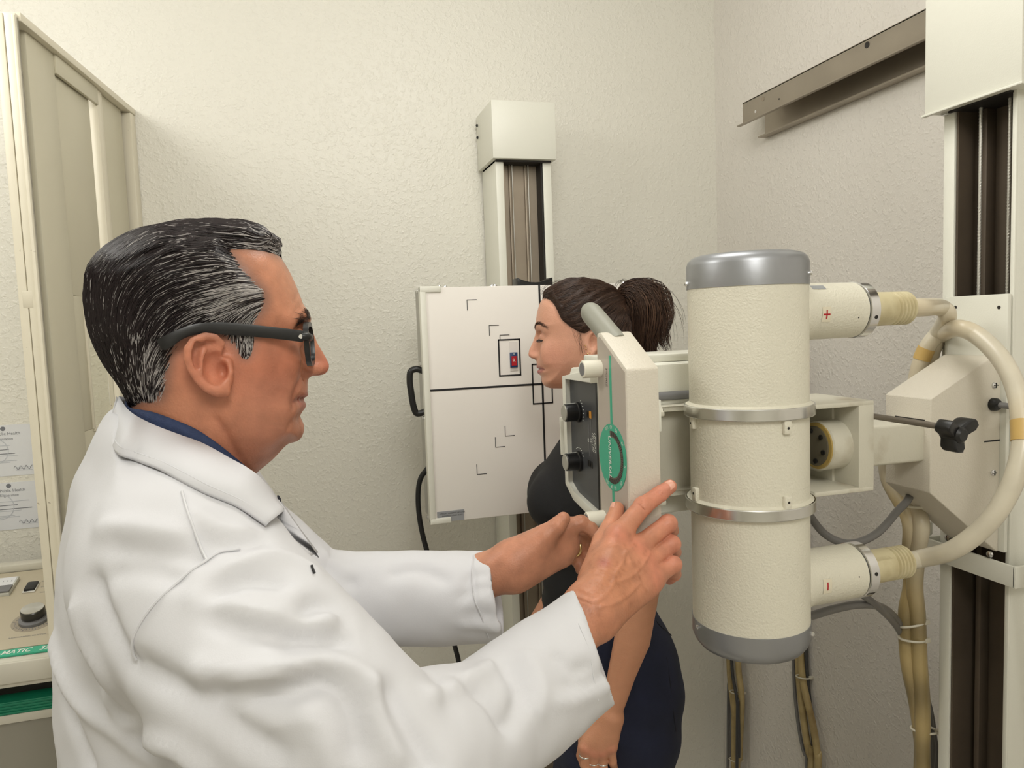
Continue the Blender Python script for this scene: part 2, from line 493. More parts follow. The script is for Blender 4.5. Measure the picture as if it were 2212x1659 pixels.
obox('dial_panel', cpt(cx0+0.01, 0.0), (1, 0, 0), cdir, cnrm, (0, cx1-cx0-0.02), (0.028, CL-0.006), (0, 0.003), M_CONSOLE, cn, 0.001)
box('back_strip', cx0, cx1, yb_-0.004, yb_+0.03, zb_, zb_+0.018, M_CONSW, cn, 0.003)
obox('name_strip', cpt(cx0+0.01, 0.0), (1, 0, 0), cdir, cnrm, (0, cx1-cx0-0.02), (0.004, 0.025), (0, 0.0032), M_GREEN, cn, 0)
def onpanel(px, py):
    d = ray(px, py); n = cnrm; t = np.dot(cpt(0, 0)-CAM, n)/np.dot(d, n)
    return CAM+d*t
text('name_print', 'UNI-MATIC   325', cpt(onpanel(41, 1405)[0], 0.0145/CL, 0.0034), (1, 0, 0), cdir, 0.0165, M_WPRINT, cn, shear=0.25, fit=0.128, bold=0.012)
kc = onpanel(75, 1342)
lathe('dial_scale', kc+cnrm*0.003, cnrm, [(0.042, 0), (0.042, 0.0004), (0.030, 0.0004), (0.030, 0)], mat('dial_print', srgb((165, 155, 138)), 0.6), cn, 40)
for k in range(40):
    a = 2*pi*k/40
    e = np.array([1, 0, 0])*cos(a)+cdir*sin(a); tt = np.cross(cnrm, e)
    obox('dial_tick', kc+cnrm*0.0036, e, tt, cnrm, (0.032, 0.040 if k % 4 == 0 else 0.036), (-0.0004, 0.0004), (0, 0.0003), M_INK, cn)
kn = lathe('knob', kc+cnrm*0.003, cnrm, [(0.028, 0), (0.028, 0.006), (0.022, 0.008), (0.022, 0.010)], M_GREYP, cn, 40)
lathe('knob_cap', kc+cnrm*0.013, cnrm, [(0.0215, 0), (0.0225, 0.002), (0.0225, 0.016), (0.021, 0.018)], mat('knob_dark', srgb((70, 70, 68)), 0.3, metal=0.6), kn, 40)
lathe('knob_top', kc+cnrm*0.031, cnrm, [(0.021, 0), (0.021, 0.001), (0, 0.001)], mat('spun_aluminium', (0.62, 0.62, 0.60), 0.28, metal=1.0, aniso=0.8), kn, 40)
sc = onpanel(68, 1273)
sk = obox('rocker_bezel', sc, (1, 0, 0), cdir, cnrm, (-0.013, 0.013), (-0.021, 0.021), (0.003, 0.006), M_CHROME, cn, 0.001)
obox('rocker', sc, (1, 0, 0), cdir, cnrm, (-0.011, 0.011), (-0.015, 0.019), (0.004, 0.010), M_BLACK, sk, 0.002)
mc = onpanel(0, 1275)
mt_ = obox('meter', mc, (1, 0, 0), cdir, cnrm, (-0.06, 0.030), (-0.035, 0.035), (0.002, 0.012), mat('meter_bezel', srgb((205, 205, 198)), 0.3), cn, 0.002)
obox('meter_face', mc, (1, 0, 0), cdir, cnrm, (-0.057, 0.027), (-0.008, 0.032), (0.012, 0.0126), M_PAPER, mt_)
obox('meter_cover', mc, (1, 0, 0), cdir, cnrm, (-0.060, 0.030), (-0.035, -0.008), (0.0115, 0.016), M_GREYP, mt_, 0.001)
for k in range(7):
    obox('meter_tick', mc+np.array([1, 0, 0])*(0.02-0.008*k), (1, 0, 0), cdir, cnrm, (-0.0004, 0.0004), (0.012, 0.018), (0.0126, 0.0129), M_INK, mt_)
for (px, py, s) in ((92, 1258, 'FAST'), (88, 1270, 'ON'), (86, 1282, 'OFF')):
    text('switch_print', s, onpanel(px+6, py)+cnrm*0.0031, (1, 0, 0), cdir, 0.006, M_INK, cn)
text('dial_print', 'RADIOGRAPHIC SELECTOR', onpanel(60, 1377)+cnrm*0.0031, (1, 0, 0), cdir, 0.0055, M_INK, cn)
box('front_lip', cx0, cx1, yf_-0.018, yf_-0.008, 0.945, 0.987, M_CONSW, cn, 0.003)
box('recess', cx0+0.01, cx1-0.01, yf_+0.05, yb_+0.04, 0.86, 0.94, M_DARK, cn)
box('green_band', cx0+0.005, cx1-0.005, yf_+0.01, yb_+0.04, 0.872, 0.898, M_GREEND, cn, 0.001)
for k in range(4): box('band_rib', cx0+0.005, cx1-0.005, yf_+0.008, yf_+0.011, 0.875+0.0058*k, 0.878+0.0058*k, M_GREEND, cn)
box('cabinet', cx0, cx1, yf_+0.012, yb_+0.04, 0.0, 0.872, M_CONSD, cn, 0.003)
box('cabinet_trim', cx0, cx1, yf_+0.009, yf_+0.013, 0.855, 0.872, M_CONSW, cn, 0.001)

# ------------------------------------------------------------------ wall bucky stand
bk = empty('wall_bucky_stand', (0.634, 2.1, 0), 'white upright cassette holder on a column against the back wall behind the woman', 'x-ray stand')
CX0, CX1, CYF, CYB = 0.552, 0.716, 2.04, 2.192
ZCOL = 2.062
box('column_side', CX0, CX0+0.004, CYF, CYB, 0, ZCOL, M_WHITE, bk, 0.001)
box('column_side', CX1-0.004, CX1, CYF, CYB, 0, ZCOL, M_WHITE, bk, 0.001)
box('column_strip', CX0, CX0+0.023, CYF-0.003, CYF+0.002, 0, ZCOL, M_WHITE, bk, 0.002)
box('column_strip', CX1-0.025, CX1, CYF-0.003, CYF+0.002, 0, ZCOL, M_WHITE, bk, 0.002)
box('column_channel', CX0+0.006, CX1-0.006, CYF+0.045, CYF+0.05, 0, ZCOL, M_CHANNEL, bk)
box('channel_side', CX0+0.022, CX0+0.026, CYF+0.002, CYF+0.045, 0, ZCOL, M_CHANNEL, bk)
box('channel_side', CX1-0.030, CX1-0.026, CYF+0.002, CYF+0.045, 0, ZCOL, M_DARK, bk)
box('channel_rib', 0.601, 0.606, CYF+0.035, CYF+0.046, 0, ZCOL, M_CHANNEL, bk, 0.001)
box('channel_rib', 0.648, 0.654, CYF+0.035, CYF+0.046, 0, ZCOL, M_CHANNEL, bk, 0.001)
for x in (0.609, 0.657):
    sweep('lift_cable', [(x, CYF+0.03, 0.3), (x, CYF+0.03, 1.2), (x, CYF+0.03, ZCOL+0.05)], 0.0016, M_WIRE, bk, 8, 2)
box('cap', 0.540, 0.725, 2.014, 2.192, 2.060, 2.217, M_WHITE, bk, 0.0018)
box('cap_hole', 0.552, 0.714, 2.03, 2.18, 2.055, 2.061, M_DARK, bk)
for z in (2.19, 2.155): lathe('screw', (0.540, 2.178, z), (-1, 0, 0), [(0.004, 0), (0.004, 0.004), (0, 0.006)], M_BLACK, bk, 10)
# cassette holder
PX0, PX1, PZ0, PZ1, PY = 0.277, 0.877, 1.125, 1.698, 1.75
box('holder_body', PX0+0.006, PX1-0.006, PY+0.012, PY+0.11, PZ0+0.004, PZ1-0.004, mat('holder_steel', srgb((170, 168, 160)), 0.35, metal=0.6), bk, 0.003)
box('face_plate', PX0+0.014, PX1-0.014, PY, PY+0.012, PZ0+0.003, PZ1-0.003, M_PANEL, bk, 0.0015)
box('edge_rail', PX0, PX0+0.0145, PY-0.003, PY+0.022, PZ0, PZ1, M_WHITE, bk, 0.002)
box('edge_rail', PX1-0.0145, PX1, PY-0.003, PY+0.022, PZ0, PZ1, M_WHITE, bk, 0.002)
for (x0, x1) in ((PX0, PX0+0.052), (PX1-0.052, PX1)):
    for (z0, z1) in ((PZ0, PZ0+0.015), (PZ1-0.015, PZ1)):
        box('corner_bracket', x0, x1, PY-0.0035, PY+0.012, z0, z1, M_WHITE, bk, 0.003)
box('holder_carrier', 0.54, 0.73, PY+0.10, CYF+0.03, 1.28, 1.60, M_WHITE, bk, 0.004)
# printed guide lines, thin raised tape
def pline(x0, x1, z0, z1): box('guide_line', x0, x1, PY-0.0008, PY+0.0005, z0, z1, M_LINE, bk)
def pp(px, py): return onp(px, py, 1, PY)
LW = 0.0024
pline(PX0+0.0145, PX1-0.0145, 1.4505-LW, 1.4505+LW)
pline(0.574-LW, 0.574+LW, PZ0+0.003, PZ1-0.003)
def prect(a, b, w):
    A, B = pp(*a), pp(*b)
    x0, x1, z0, z1 = A[0], B[0], B[2], A[2]
    pline(x0, x1, z1-w, z1); pline(x0, x1, z0, z0+w); pline(x0, x0+w, z0, z1); pline(x1-w, x1, z0, z1)
    return x0, x1, z0, z1
prect((1075, 733), (1126, 811), 0.0036)
prect((1148, 786), (1195, 871), 0.0034)
for (px, py, up) in ((1008, 648, 0), (1056, 703, 0), (1079, 724, 0), (1091, 942, 1), (1070, 966, 1), (1030, 1025, 1)):
    A = pp(px, py); L = 0.025 if (px, py) != (1079, 724) else 0.010
    w = 0.0014
    pline(A[0], A[0]+0.025, A[2]-w/2, A[2]+w/2)
    pline(A[0], A[0]+w, A[2] if up else A[2]-L, A[2]+L if up else A[2])
    # mirrored marks on the other half of the plate
    xm = 2*0.574-A[0]
    pline(xm-0.025, xm, A[2]-w/2, A[2]+w/2)
    pline(xm-w, xm, A[2] if up else A[2]-L, A[2]+L if up else A[2])
A, B = pp(944, 1106), pp(1003, 1130)
lb = box('label_plate', A[0], B[0], PY-0.0012, PY, PZ0+0.004, A[2], M_LABEL, bk)
for k, s in enumerate(('UPRIGHT CASSETTE HOLDER', 'MAXIMUM LOAD 10 KG')):
    text('label_print', s, ((A[0]+B[0])/2+0.004, PY-0.0013, A[2]-0.006-0.006*k), (1, 0, 0), (0, 0, 1), 0.0048, M_LINE, lb)
# side handle: D-shaped
hz0, hz1 = onp(905, 893, 1, PY+0.03)[2], onp(905, 797, 1, PY+0.03)[2]
hx = PX0
sweep('side_handle', [(hx+0.004, PY+0.03, hz1-0.005), (hx-0.012, PY+0.03, hz1), (hx-0.026, PY+0.03, hz1-0.006), (hx-0.029, PY+0.03, hz1-0.03), (hx-0.027, PY+0.03, (hz0+hz1)/2), (hx-0.024, PY+0.03, hz0+0.025), (hx-0.018, PY+0.03, hz0+0.003), (hx-0.008, PY+0.03, hz0), (hx+0.004, PY+0.03, hz0+0.004)], 0.0078, M_BLACK, bk, 12, 6)
for z in (hz1+0.012, hz0-0.012, PZ0+0.012, PZ1-0.01): lathe('screw', (hx, PY+0.03, z), (-1, 0, 0), [(0.005, 0), (0.005, 0.002), (0, 0.004)], M_CHROME, bk, 10)
# curved black chin grip on the top edge
ch = [(0.530+0.092*t, PY+0.035, PZ1-0.004+0.012*(2*t-1)**2) for t in np.linspace(0, 1, 9)]
poly = [(x, y, z+0.010) for x, y, z in ch]+[(x, y, PZ1-0.004) for x, y, z in ch[::-1]]
prism('chin_grip', poly, (0, 0.05, 0), M_BLACK, bk, 0.001)
for px in (950, 963, 1065, 1071, 1350, 1366, 1374):
    x = onp(px, 612, 1, PY+0.03)[0]
    lathe('screw', (x, PY+0.04, PZ1-0.004), (0, 0, 1), [(0.0055, 0), (0.0055, 0.004), (0.003, 0.008), (0, 0.009)], M_CHROME, bk, 10)
box('base_plate', 0.48, 0.79, 1.98, 2.192, 0, 0.012, M_WHITE, bk, 0.003)

# R side marker taped to the plate
rm = pp(1109, 777)
mk = empty('side_marker', (rm[0], PY-0.001, rm[2]-0.02), 'small blue and red film marker lettered R taped on the white plate', 'marker')
box('marker_body', rm[0]-0.0095, rm[0]+0.0095, PY-0.0062, PY-0.0012, rm[2]-0.019, rm[2]+0.018, M_BLUE, mk, 0.001)
box('marker_window', rm[0]-0.0065, rm[0]+0.0065, PY-0.0068, PY-0.0061, rm[2]-0.014, rm[2]+0.009, M_RED, mk)
text('marker_letter', 'R', (rm[0]-0.0003, PY-0.0069, rm[2]-0.002), (1, 0, 0), (0, 0, 1), 0.013, M_WPRINT, mk)
text('marker_mark', 'M', (rm[0], PY-0.0064, rm[2]+0.0135), (1, 0, 0), (0, 0, 1), 0.006, M_WPRINT, mk)
box('tape', rm[0]-0.009, rm[0]+0.011, PY-0.0014, PY-0.0009, rm[2]-0.027, rm[2]+0.044, mat('clear_tape', srgb((232, 227, 222)), 0.2), mk)

# black power cable hanging from the cassette holder
cb = [onp(917, 1008, 1, 1.80), onp(908, 1035, 1, 1.81), onp(903, 1075, 1, 1.82), onp(908, 1130, 1, 1.83), onp(924, 1196, 1, 1.84), onp(955, 1290, 1, 1.86), onp(981, 1390, 1, 1.88), onp(992, 1440, 1, 1.89), onp(989, 1500, 1, 1.9)]
cb[0][0] = PX0+0.012
cb += [np.array([cb[-1][0]-0.02, 1.94, 0.45]), np.array([cb[-1][0]-0.05, 2.0, 0.2]), np.array([cb[-1][0]-0.06, 2.06, 0.008])]
props(sweep('power_cable', cb, 0.0065, M_RUBBER, None, 12, 6), 'black power cable hanging below the cassette holder', 'cable')

# ------------------------------------------------------------------ ceiling-side wall rail on the right wall
rl = empty('wall_rail', (XW-0.05, 1.0, 2.15), 'long brown steel guide rail mounted high on the right wall', 'rail')
RX = 1.268
box('rail_face', RX, RX+0.003, -0.6, 1.925, 2.1535, 2.213, M_STEEL, rl, 0.0008)
box('rail_lip', RX-0.010, RX+0.002, -0.6, 1.94, 2.150, 2.1535, M_STEEL, rl, 0.0006)
box('rail_top', RX, XW-0.001, -0.6, 1.925, 2.210, 2.2135, M_STEEL, rl)
box('rail_back', XW-0.006, XW-0.001, -0.6, 1.925, 2.120, 2.213, M_STEEL, rl)
box('rail_foot', XW-0.030, XW-0.004, -0.6, 1.925, 2.117, 2.121, M_STEEL, rl)
for (px, py, r, mt2) in ((1873, 97, 0.0072, M_DARK), (1648, 214, 0.0060, M_CHANNEL), (1683, 214, 0.0022, M_DARK), (1632, 241, 0.004, M_CHROME)):
    c = onp(px, py, 0, RX)
    lathe('rail_hole' if mt2 is not M_CHROME else 'rail_screw', c, (-1, 0, 0), [(r, -0.001), (r, 0.0006), (0, 0.0006)], mt2, rl, 20)

# ------------------------------------------------------------------ tube stand: column, carriage, arm, yoke
ts = empty('tube_stand', (1.16, 0.97, 0), 'tall white tube stand column with carriage box and arm at the right wall', 'x-ray stand')
TX, TY0, TY1 = 1.08, 0.905, 1.040
ZTC = 1.94
box('column_side', TX, XW-0.09, TY1-0.004, TY1, 0.03, ZTC, M_WHITE, ts, 0.001)
box('column_side', TX, XW-0.09, TY0, TY0+0.004, 0.03, ZTC, M_WHITE, ts, 0.001)
box('column_strip', TX-0.003, TX+0.003, TY1-0.022, TY1, 0.03, ZTC, M_WHITE, ts, 0.002)
box('column_strip', TX-0.003, TX+0.003, TY0, TY0+0.008, 0.03, ZTC, M_WHITE, ts, 0.002)
box('column_channel', TX+0.055, TX+0.06, TY0+0.002, TY1-0.002, 0.03, ZTC, M_CHANDK, ts)
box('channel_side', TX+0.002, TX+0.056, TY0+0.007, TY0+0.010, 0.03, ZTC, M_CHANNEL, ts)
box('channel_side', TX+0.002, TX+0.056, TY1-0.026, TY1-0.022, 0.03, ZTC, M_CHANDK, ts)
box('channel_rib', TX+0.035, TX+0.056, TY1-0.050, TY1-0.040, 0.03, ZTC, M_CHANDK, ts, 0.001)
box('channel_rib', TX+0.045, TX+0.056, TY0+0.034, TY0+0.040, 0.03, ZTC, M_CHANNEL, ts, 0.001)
def rope(y, x):
    P = np.array([(x, y, z) for z in np.linspace(1.2, ZTC+0.05, 2)])
    o = sweep('lift_cable', P, 0.0027, M_WIRE, ts, 10, 2, smooth_path=False)
    for k in range(3):   # the lay of the strands
        Z = np.linspace(1.3, ZTC+0.05, 260)
        H = np.array([(x+0.0022*cos(z*420+k*2.1), y+0.0022*sin(z*420+k*2.1), z) for z in Z])
        V, F = sweep_geo(H, 0.0011, 4)
        mesh_obj('strand', V, F, M_WIRE, o, True)
rope(onp(2117, 400, 0, TX+0.02)[1], TX+0.02)
rope(onp(2180, 400, 0, TX+0.02)[1], TX+0.02)
CB = 1.931
box('cap', 1.048, XW-0.075, 0.874, 1.052, CB, 2.42, M_WHITE, ts, 0.0025)
box('cap_lip', 1.044, 1.052, 0.870, 1.056, CB-0.004, CB, M_WHITE, ts, 0.001)
box('cap_hole', 1.07, 1.2, TY0+0.006, TY1-0.006, CB-0.003, CB+0.001, M_DARK, ts)
for y in (1.035, 1.028): lathe('screw', (1.072, y, CB), (0, 0, -1), [(0.005, 0), (0.005, 0.004), (0, 0.006)], M_CHROME, ts, 10)
box('rail_trolley', 1.20, 1.262, 0.90, 1.03, 2.10, 2.25, M_STEEL, ts, 0.003)
box('floor_trolley', 1.03, 1.27, 0.80, 1.15, 0.0, 0.07, M_WHITE, ts, 0.006)
# carriage back plate on the column
pl0, pl1 = onp(2055, 641, 0, TX-0.006), onp(2190, 641, 0, TX-0.006)
box('carriage_plate', TX-0.012, TX-0.004, TY0+0.002, TY1-0.014, 1.205, pl0[2], M_WHITE, ts, 0.002)
for px in (2064, 2158):
    c = onp(px, 664, 0, TX-0.012); lathe('plate_hole', c, (-1, 0, 0), [(0.003, -0.001), (0.003, 0.0004), (0, 0.0004)], M_DARK, ts, 12)
# carriage cover: tapered box
C2, CA, CBk = 0.93, 0.917, 1.010
za, zb2 = 1.314, 1.462
xr_ = TX-0.012
bm = bmesh.new()
prof = [(C2, za), (C2, zb2), (xr_-0.018, 1.522), (xr_, 1.522), (xr_, 1.205), (xr_-0.004, 1.205)]
vs0 = [bm.verts.new((x, CA, z)) for x, z in prof]; vs1 = [bm.verts.new((x, CBk, z)) for x, z in prof]
bm.faces.new(vs0); bm.faces.new(vs1[::-1])
for i in range(6): bm.faces.new([vs0[i], vs1[i], vs1[(i+1) % 6], vs0[(i+1) % 6]])
bevel(bm, 0.006, 3)
cov = bm_obj('carriage_cover', bm, M_BEIGE, ts, True, 60)
def onc(px, py): return onp(px, py, 1, CA)
for (px, py) in ((2150, 832), (2146, 1021)):
    c = onc(px, py); c[0] = min(c[0], xr_-0.014)
    lathe('screw', c, (0, -1, 0), [(0.0052, 0), (0.0050, 0.002), (0.003, 0.0035), (0, 0.004)], M_CHROME, cov, 16)
    box('screw_slot', c[0]-0.004, c[0]+0.004, CA-0.0044, CA-0.0034, c[2]-0.0006, c[2]+0.0006, M_DARK, cov)
    box('screw_slot', c[0]-0.0006, c[0]+0.0006, CA-0.0044, CA-0.0034, c[2]-0.004, c[2]+0.004, M_DARK, cov)
c0, c1 = onc(2126, 954), onc(2166, 950)
box('pen_mark', c0[0], min(c1[0], xr_-0.001), CA-0.0005, CA+0.0005, c0[2]-0.0012, c0[2]+0.0012, M_LINE, cov)
c = onc(2150, 873); c[0] = min(c[0], xr_-0.016)
lathe('grommet', c, (0, -1, 0), [(0.0105, 0), (0.0105, 0.006), (0.008, 0.010), (0.005, 0.011)], M_BLACK, cov, 20)
props(sweep('thin_lead', [c+np.array([0, -0.006, 0]), c+np.array([0.010, -0.03, -0.002]), onp(2195, 888, 1, 0.85), onp(2210, 905, 1, 0.83), onp(2235, 990, 1, 0.82), onp(2250, 1300, 1, 0.83), np.array([1.12, 0.80, 0.5]), np.array([1.14, 0.76, 0.075])], 0.0048, M_CABLEG, None, 10, 6), 'thin grey lead leaving the black grommet on the carriage box', 'cable')
# arm and its slot
AY0, AY1, AZ0, AZ1 = 0.930, 0.992, 1.362, 1.425
box('arm', 0.735, C2+0.02, AY0, AY1, AZ0, AZ1, M_YOKE, ts, 0.005, 3)
box('arm_slot', C2-0.0006, C2+0.004, AY0-0.002, AY1-0.004, AZ1+0.001, AZ1+0.0035, M_DARK, ts)
# yoke: open C-casting behind the tube
YX0, YX1, YY0, YY1, YZ0, YZ1 = 0.425, 0.775, 0.862, 0.985, 1.345, 1.475
yk = box('yoke_back', YX0, YX1-0.004, YY1-0.012, YY1, YZ0, YZ1, M_YOKE, ts, 0.003)
for (z0, z1) in ((YZ1-0.007, YZ1), (YZ0, YZ0+0.007)):
    prism('yoke_flange', [(YX0, 0.905, z0), (YX0+0.045, 0.905, z0), (0.49, 0.955, z0), (0.655, 0.955, z0), (0.676, YY0, z0), (YX1, YY0, z0), (YX1, YY1, z0), (YX0, YY1, z0)], (0, 0, z1-z0), M_YOKE, ts, 0.002)
box('yoke_end', YX1-0.026, YX1-0.0002, YY0+0.0003, YY1, YZ0+0.006, YZ1-0.006, M_YOKE, ts, 0.0008)
box('yoke_web', YX1-0.030, YX1-0.024, YY0+0.05, YY1, YZ0+0.004, YZ1-0.004, M_YOKE, ts, 0.002)
lathe('trunnion', (0.752, 0.908, 1.408), (-1, 0, 0), [(0.036, 0), (0.036, 0.034), (0.034, 0.036)], M_YOKE, ts, 40)
lathe('trunnion_seal', (0.7165, 0.908, 1.408), (-1, 0, 0), [(0.034, 0), (0.034, 0.003), (0.031, 0.004)], M_SEAL, ts, 40)
lathe('trunnion_disc', (0.714, 0.908, 1.408), (-1, 0, 0), [(0.029, 0), (0.029, 0.003), (0.027, 0.004)], mat('dull_olive', srgb((98, 92, 76)), 0.5), ts, 40)
for a in range(6):
    lathe('trunnion_bolt', (0.7105, 0.908+0.022*cos(a*pi/3+0.3), 1.408+0.022*sin(a*pi/3+0.3)), (-1, 0, 0), [(0.0035, 0), (0.0035, 0.003), (0, 0.003)], M_BLACK, ts, 10)
# clamp rod with three-armed black knob
k0 = np.array([0.775, 0.915, 1.452]); k1 = dep(2030, 921, 0.955)
sweep('clamp_rod', [k0+(k0-k1)*0.25, k0, k1], 0.0042, mat('rod_steel', srgb((130, 122, 112)), 0.4, metal=0.5), ts, 12, 2, smooth_path=False)
kd = (k1-k0)/np.linalg.norm(k1-k0)
_, ku, kw = frame_of(kd)
kc2 = dep(2062, 938, 0.945)
kb = lathe('clamp_knob', kc2-kd*0.014, kd, [(0.0, -0.002), (0.008, -0.002), (0.0105, 0.004), (0.0105, 0.024), (0.007, 0.027), (0.0, 0.027)], M_BLACK, ts, 20)
for (px, py) in ((2024, 913), (2110, 912), (2062, 976)):
    e = dep(px, py, 0.945)-kc2; e = e-kd*np.dot(e, kd); L = np.linalg.norm(e); e /= L; tt = np.cross(kd, e)
    prism('knob_lobe', [kc2-kd*0.014+e*0.0-tt*0.0085, kc2-kd*0.014+e*L*0.8-tt*0.0085, kc2-kd*0.010+e*L-tt*0.006, kc2-kd*0.010+e*L+tt*0.006, kc2-kd*0.014+e*L*0.8+tt*0.0085, kc2-kd*0.014+tt*0.0085], kd*0.022, M_BLACK, kb, 0.003)
# lower clamp band around the column
bz0, bz1 = 1.155, 1.187
bz_a = onp(2003, 1150, 0, 1.06)
box('clamp_band', 1.060, 1.066, 0.880, 1.062, bz0, bz1+0.004, M_WHITE, ts, 0.003)
box('clamp_band', 1.060, 1.16, 1.056, 1.062, bz0, bz1+0.004, M_WHITE, ts, 0.002)
box('clamp_band', 1.060, 1.16, 0.880, 0.886, bz0, bz1+0.004, M_WHITE, ts, 0.002)
for (px, py) in ((2048, 1162), (2139, 1197)):
    c = onp(px, py, 0, 1.060); lathe('screw', c, (-1, 0, 0), [(0.0055, 0), (0.005, 0.003), (0.002, 0.0042), (0, 0.0042)], M_CHROME, ts, 14)
ck = onp(1985, 1137, 1, 1.085)
lathe('cable_clip', (ck[0], 1.085, ck[2]-0.013), (0, 0, 1), [(0.020, 0), (0.022, 0.002), (0.022, 0.024), (0.020, 0.026), (0.017, 0.026), (0.017, 0)], M_WHITE, ts, 24)

# ------------------------------------------------------------------ x-ray tube
xt = empty('x_ray_tube', (0.577, 0.871, 1.15), 'cream cylindrical x-ray tube housing with silver end caps in front of the yoke', 'x-ray tube')
T0 = np.array([0.577, 0.871, 0.0]); TR = 0.0775
lathe('housing', T0, (0, 0, 1), [(TR, 1.185), (TR, 1.640)], M_CREAM, xt, 96)
lathe('end_cap', T0, (0, 0, 1), [(TR+0.001, 1.638), (TR+0.001, 1.668), (TR-0.001, 1.674), (TR-0.006, 1.679), (TR-0.014, 1.6815), (TR-0.03, 1.683), (0, 1.684)], M_SILVER, xt, 96, angle=50)
lathe('end_cap', T0, (0, 0, 1), [(TR+0.001, 1.187), (TR+0.001, 1.166), (TR-0.002, 1.158), (TR-0.008, 1.150), (TR-0.018, 1.146), (0, 1.144)], M_SILVER, xt, 96, angle=50)
for (zz0, zz1) in ((1.4685, 1.4835), (1.341, 1.3555)):
    lathe('ring', T0, (0, 0, 1), [(TR, zz0-0.0005), (TR+0.0068, zz0), (TR+0.0075, zz0+0.001), (TR+0.0075, zz1-0.001), (TR+0.0068, zz1), (TR, zz1+0.0005)], M_ALU, xt, 96, angle=25)
    lathe('ring_fillet', T0, (0, 0, 1), [(TR+0.0055, zz1), (TR+0.003, zz1+0.0008), (TR, zz1+0.003)], M_CREAM, xt, 96)
def on_tube(px, z, lift=0.0):
    d = ray(px, 900); t = np.arctan2(d[0], d[1])
    u = np.array([sin(t), cos(t)]); b_ = u@T0[:2]; q = b_-sqrt(max(TR**2-(T0[0]**2+T0[1]**2-b_**2), 0))
    P = np.array([u[0]*q, u[1]*q, z]); n = P-np.array([T0[0], T0[1], z]); n /= np.linalg.norm(n)
    return P+n*lift, n
for (px, z, up) in ((1500, 1.4605, -1), (1697, 1.4585, -1), (1503, 1.366, 1), (1697, 1.364, 1)):
    P, n = on_tube(px, z)
    tg = np.cross(UZ, n)
    e = obox('lug', P, tg, UZ, n, (-0.0055, 0.0055), (-0.008, 0.010) if up < 0 else (-0.010, 0.008), (-0.002, 0.0055), M_CREAM, xt, 0.002)
    lathe('lug_hole', P+n*0.0052, n, [(0.0017, 0), (0.0017, 0.0006), (0, 0.0006)], M_DARK, e, 12)
for (px, z) in ((1492, 1.6455), (1749, 1.652), (1504, 1.182), (1749, 1.174)):
    P, n = on_tube(px, z)
    lathe('screw', P, n, [(0.003, 0), (0.003, 0.004), (0.0015, 0.005), (0, 0.005)], M_CHROME, xt, 10)
def socket(zc, sign):
    o = np.array([0.577, 0.871, zc]); d = np.array([1, 0.03, -0.0 if sign > 0 else 0.0]); d /= np.linalg.norm(d)
    s = lathe('cable_socket', o, d, [(0.046, 0.055), (0.0435, 0.074), (0.0392, 0.086), (0.0385, 0.168), (0.037, 0.169)], M_CREAM, xt, 56, angle=40)
    lathe('socket_gap', o, d, [(0.0365, 0.168), (0.0365, 0.172)], M_BLACK, s, 48)
    lathe('lock_ring', o, d, [(0.037, 0.1705), (0.0395, 0.1715), (0.0395, 0.1855), (0.036, 0.1875), (0.022, 0.188)], M_CHROME if sign > 0 else M_CHROME, s, 56, angle=30)
    vd = (CAM-o); vd = vd-d*np.dot(vd, d); vd /= np.linalg.norm(vd); ud = np.cross(d, vd); ud = ud if ud[2] > 0 else -ud
    ang = -0.28
    hd = vd*cos(ang)+ud*sin(ang)
    lathe('spanner_hole', o+d*0.179+hd*0.0392, hd, [(0.0027, 0), (0.0027, 0.0007), (0, 0.0007)], M_DARK, s, 12)
    lathe('pin_hole', o+d*0.150+hd*0.0384, hd, [(0.0011, 0), (0.0011, 0.0004), (0, 0.0004)], M_DARK, s, 10)
    # polarity sticker wrapped on the barrel
    a0 = -0.12 if sign > 0 else -0.42
    def bp(dx, a, r=0.0395): return o+d*dx+(vd*cos(a)+ud*sin(a))*r
    def patch(nm, x0, x1, a0_, a1_, r, mt2, n=8):
        V = []; F = []
        for i in range(n+1):
            a = a0_+(a1_-a0_)*i/n
            V += [bp(x0, a, r), bp(x1, a, r)]
        for i in range(n): F.append([2*i, 2*i+1, 2*i+3, 2*i+2])
        return mesh_obj(nm, V, F, mt2, s, True)
    x0 = 0.096
    patch('sticker', x0-0.007, x0+0.007, a0-0.26, a0+0.26, 0.0397, mat('sticker_clear', srgb((226, 218, 196)), 0.25))
    if sign > 0:
        patch('polarity_mark', x0-0.0055, x0+0.0055, a0-0.028, a0+0.028, 0.0399, M_RED)
        patch('polarity_mark', x0-0.0011, x0+0.0011, a0-0.15, a0+0.15, 0.0399, M_RED)
        patch('label_strip', 0.084, 0.106, 0.84, 1.05, 0.0399, M_LABEL)
    else:
        patch('polarity_mark', x0-0.0011, x0+0.0011, a0-0.14, a0+0.14, 0.0399, M_RED)
    # ribbed rubber boot
    prof = [(0.0245, 0.186), (0.0240, 0.235)]
    for k in range(5): prof += [(0.0208, 0.2375+0.006*k), (0.0240, 0.2395+0.006*k), (0.0240, 0.2420+0.006*k), (0.0208, 0.2435+0.006*k)]
    prof += [(0.021, 0.269), (0.015, 0.2705)]
    bo = lathe('cable_boot', o, d, prof, M_BOOT, s, 40, angle=40)
    text('boot_print', 'EUREKA', o+d*0.211+(vd*cos(-0.55 if sign > 0 else 0.35)+ud*sin(-0.55 if sign > 0 else 0.35))*0.0246, d, ud*cos(0.5)+vd*sin(0.5 if sign > 0 else -0.4), 0.0085, M_BOOT, bo, depth=0.0005)
    return o, d
oU, dU = socket(onp(1800, 671, 1, 0.875)[2], 1)
oL, dL = socket(onp(1800, 1238, 1, 0.875)[2], -1)

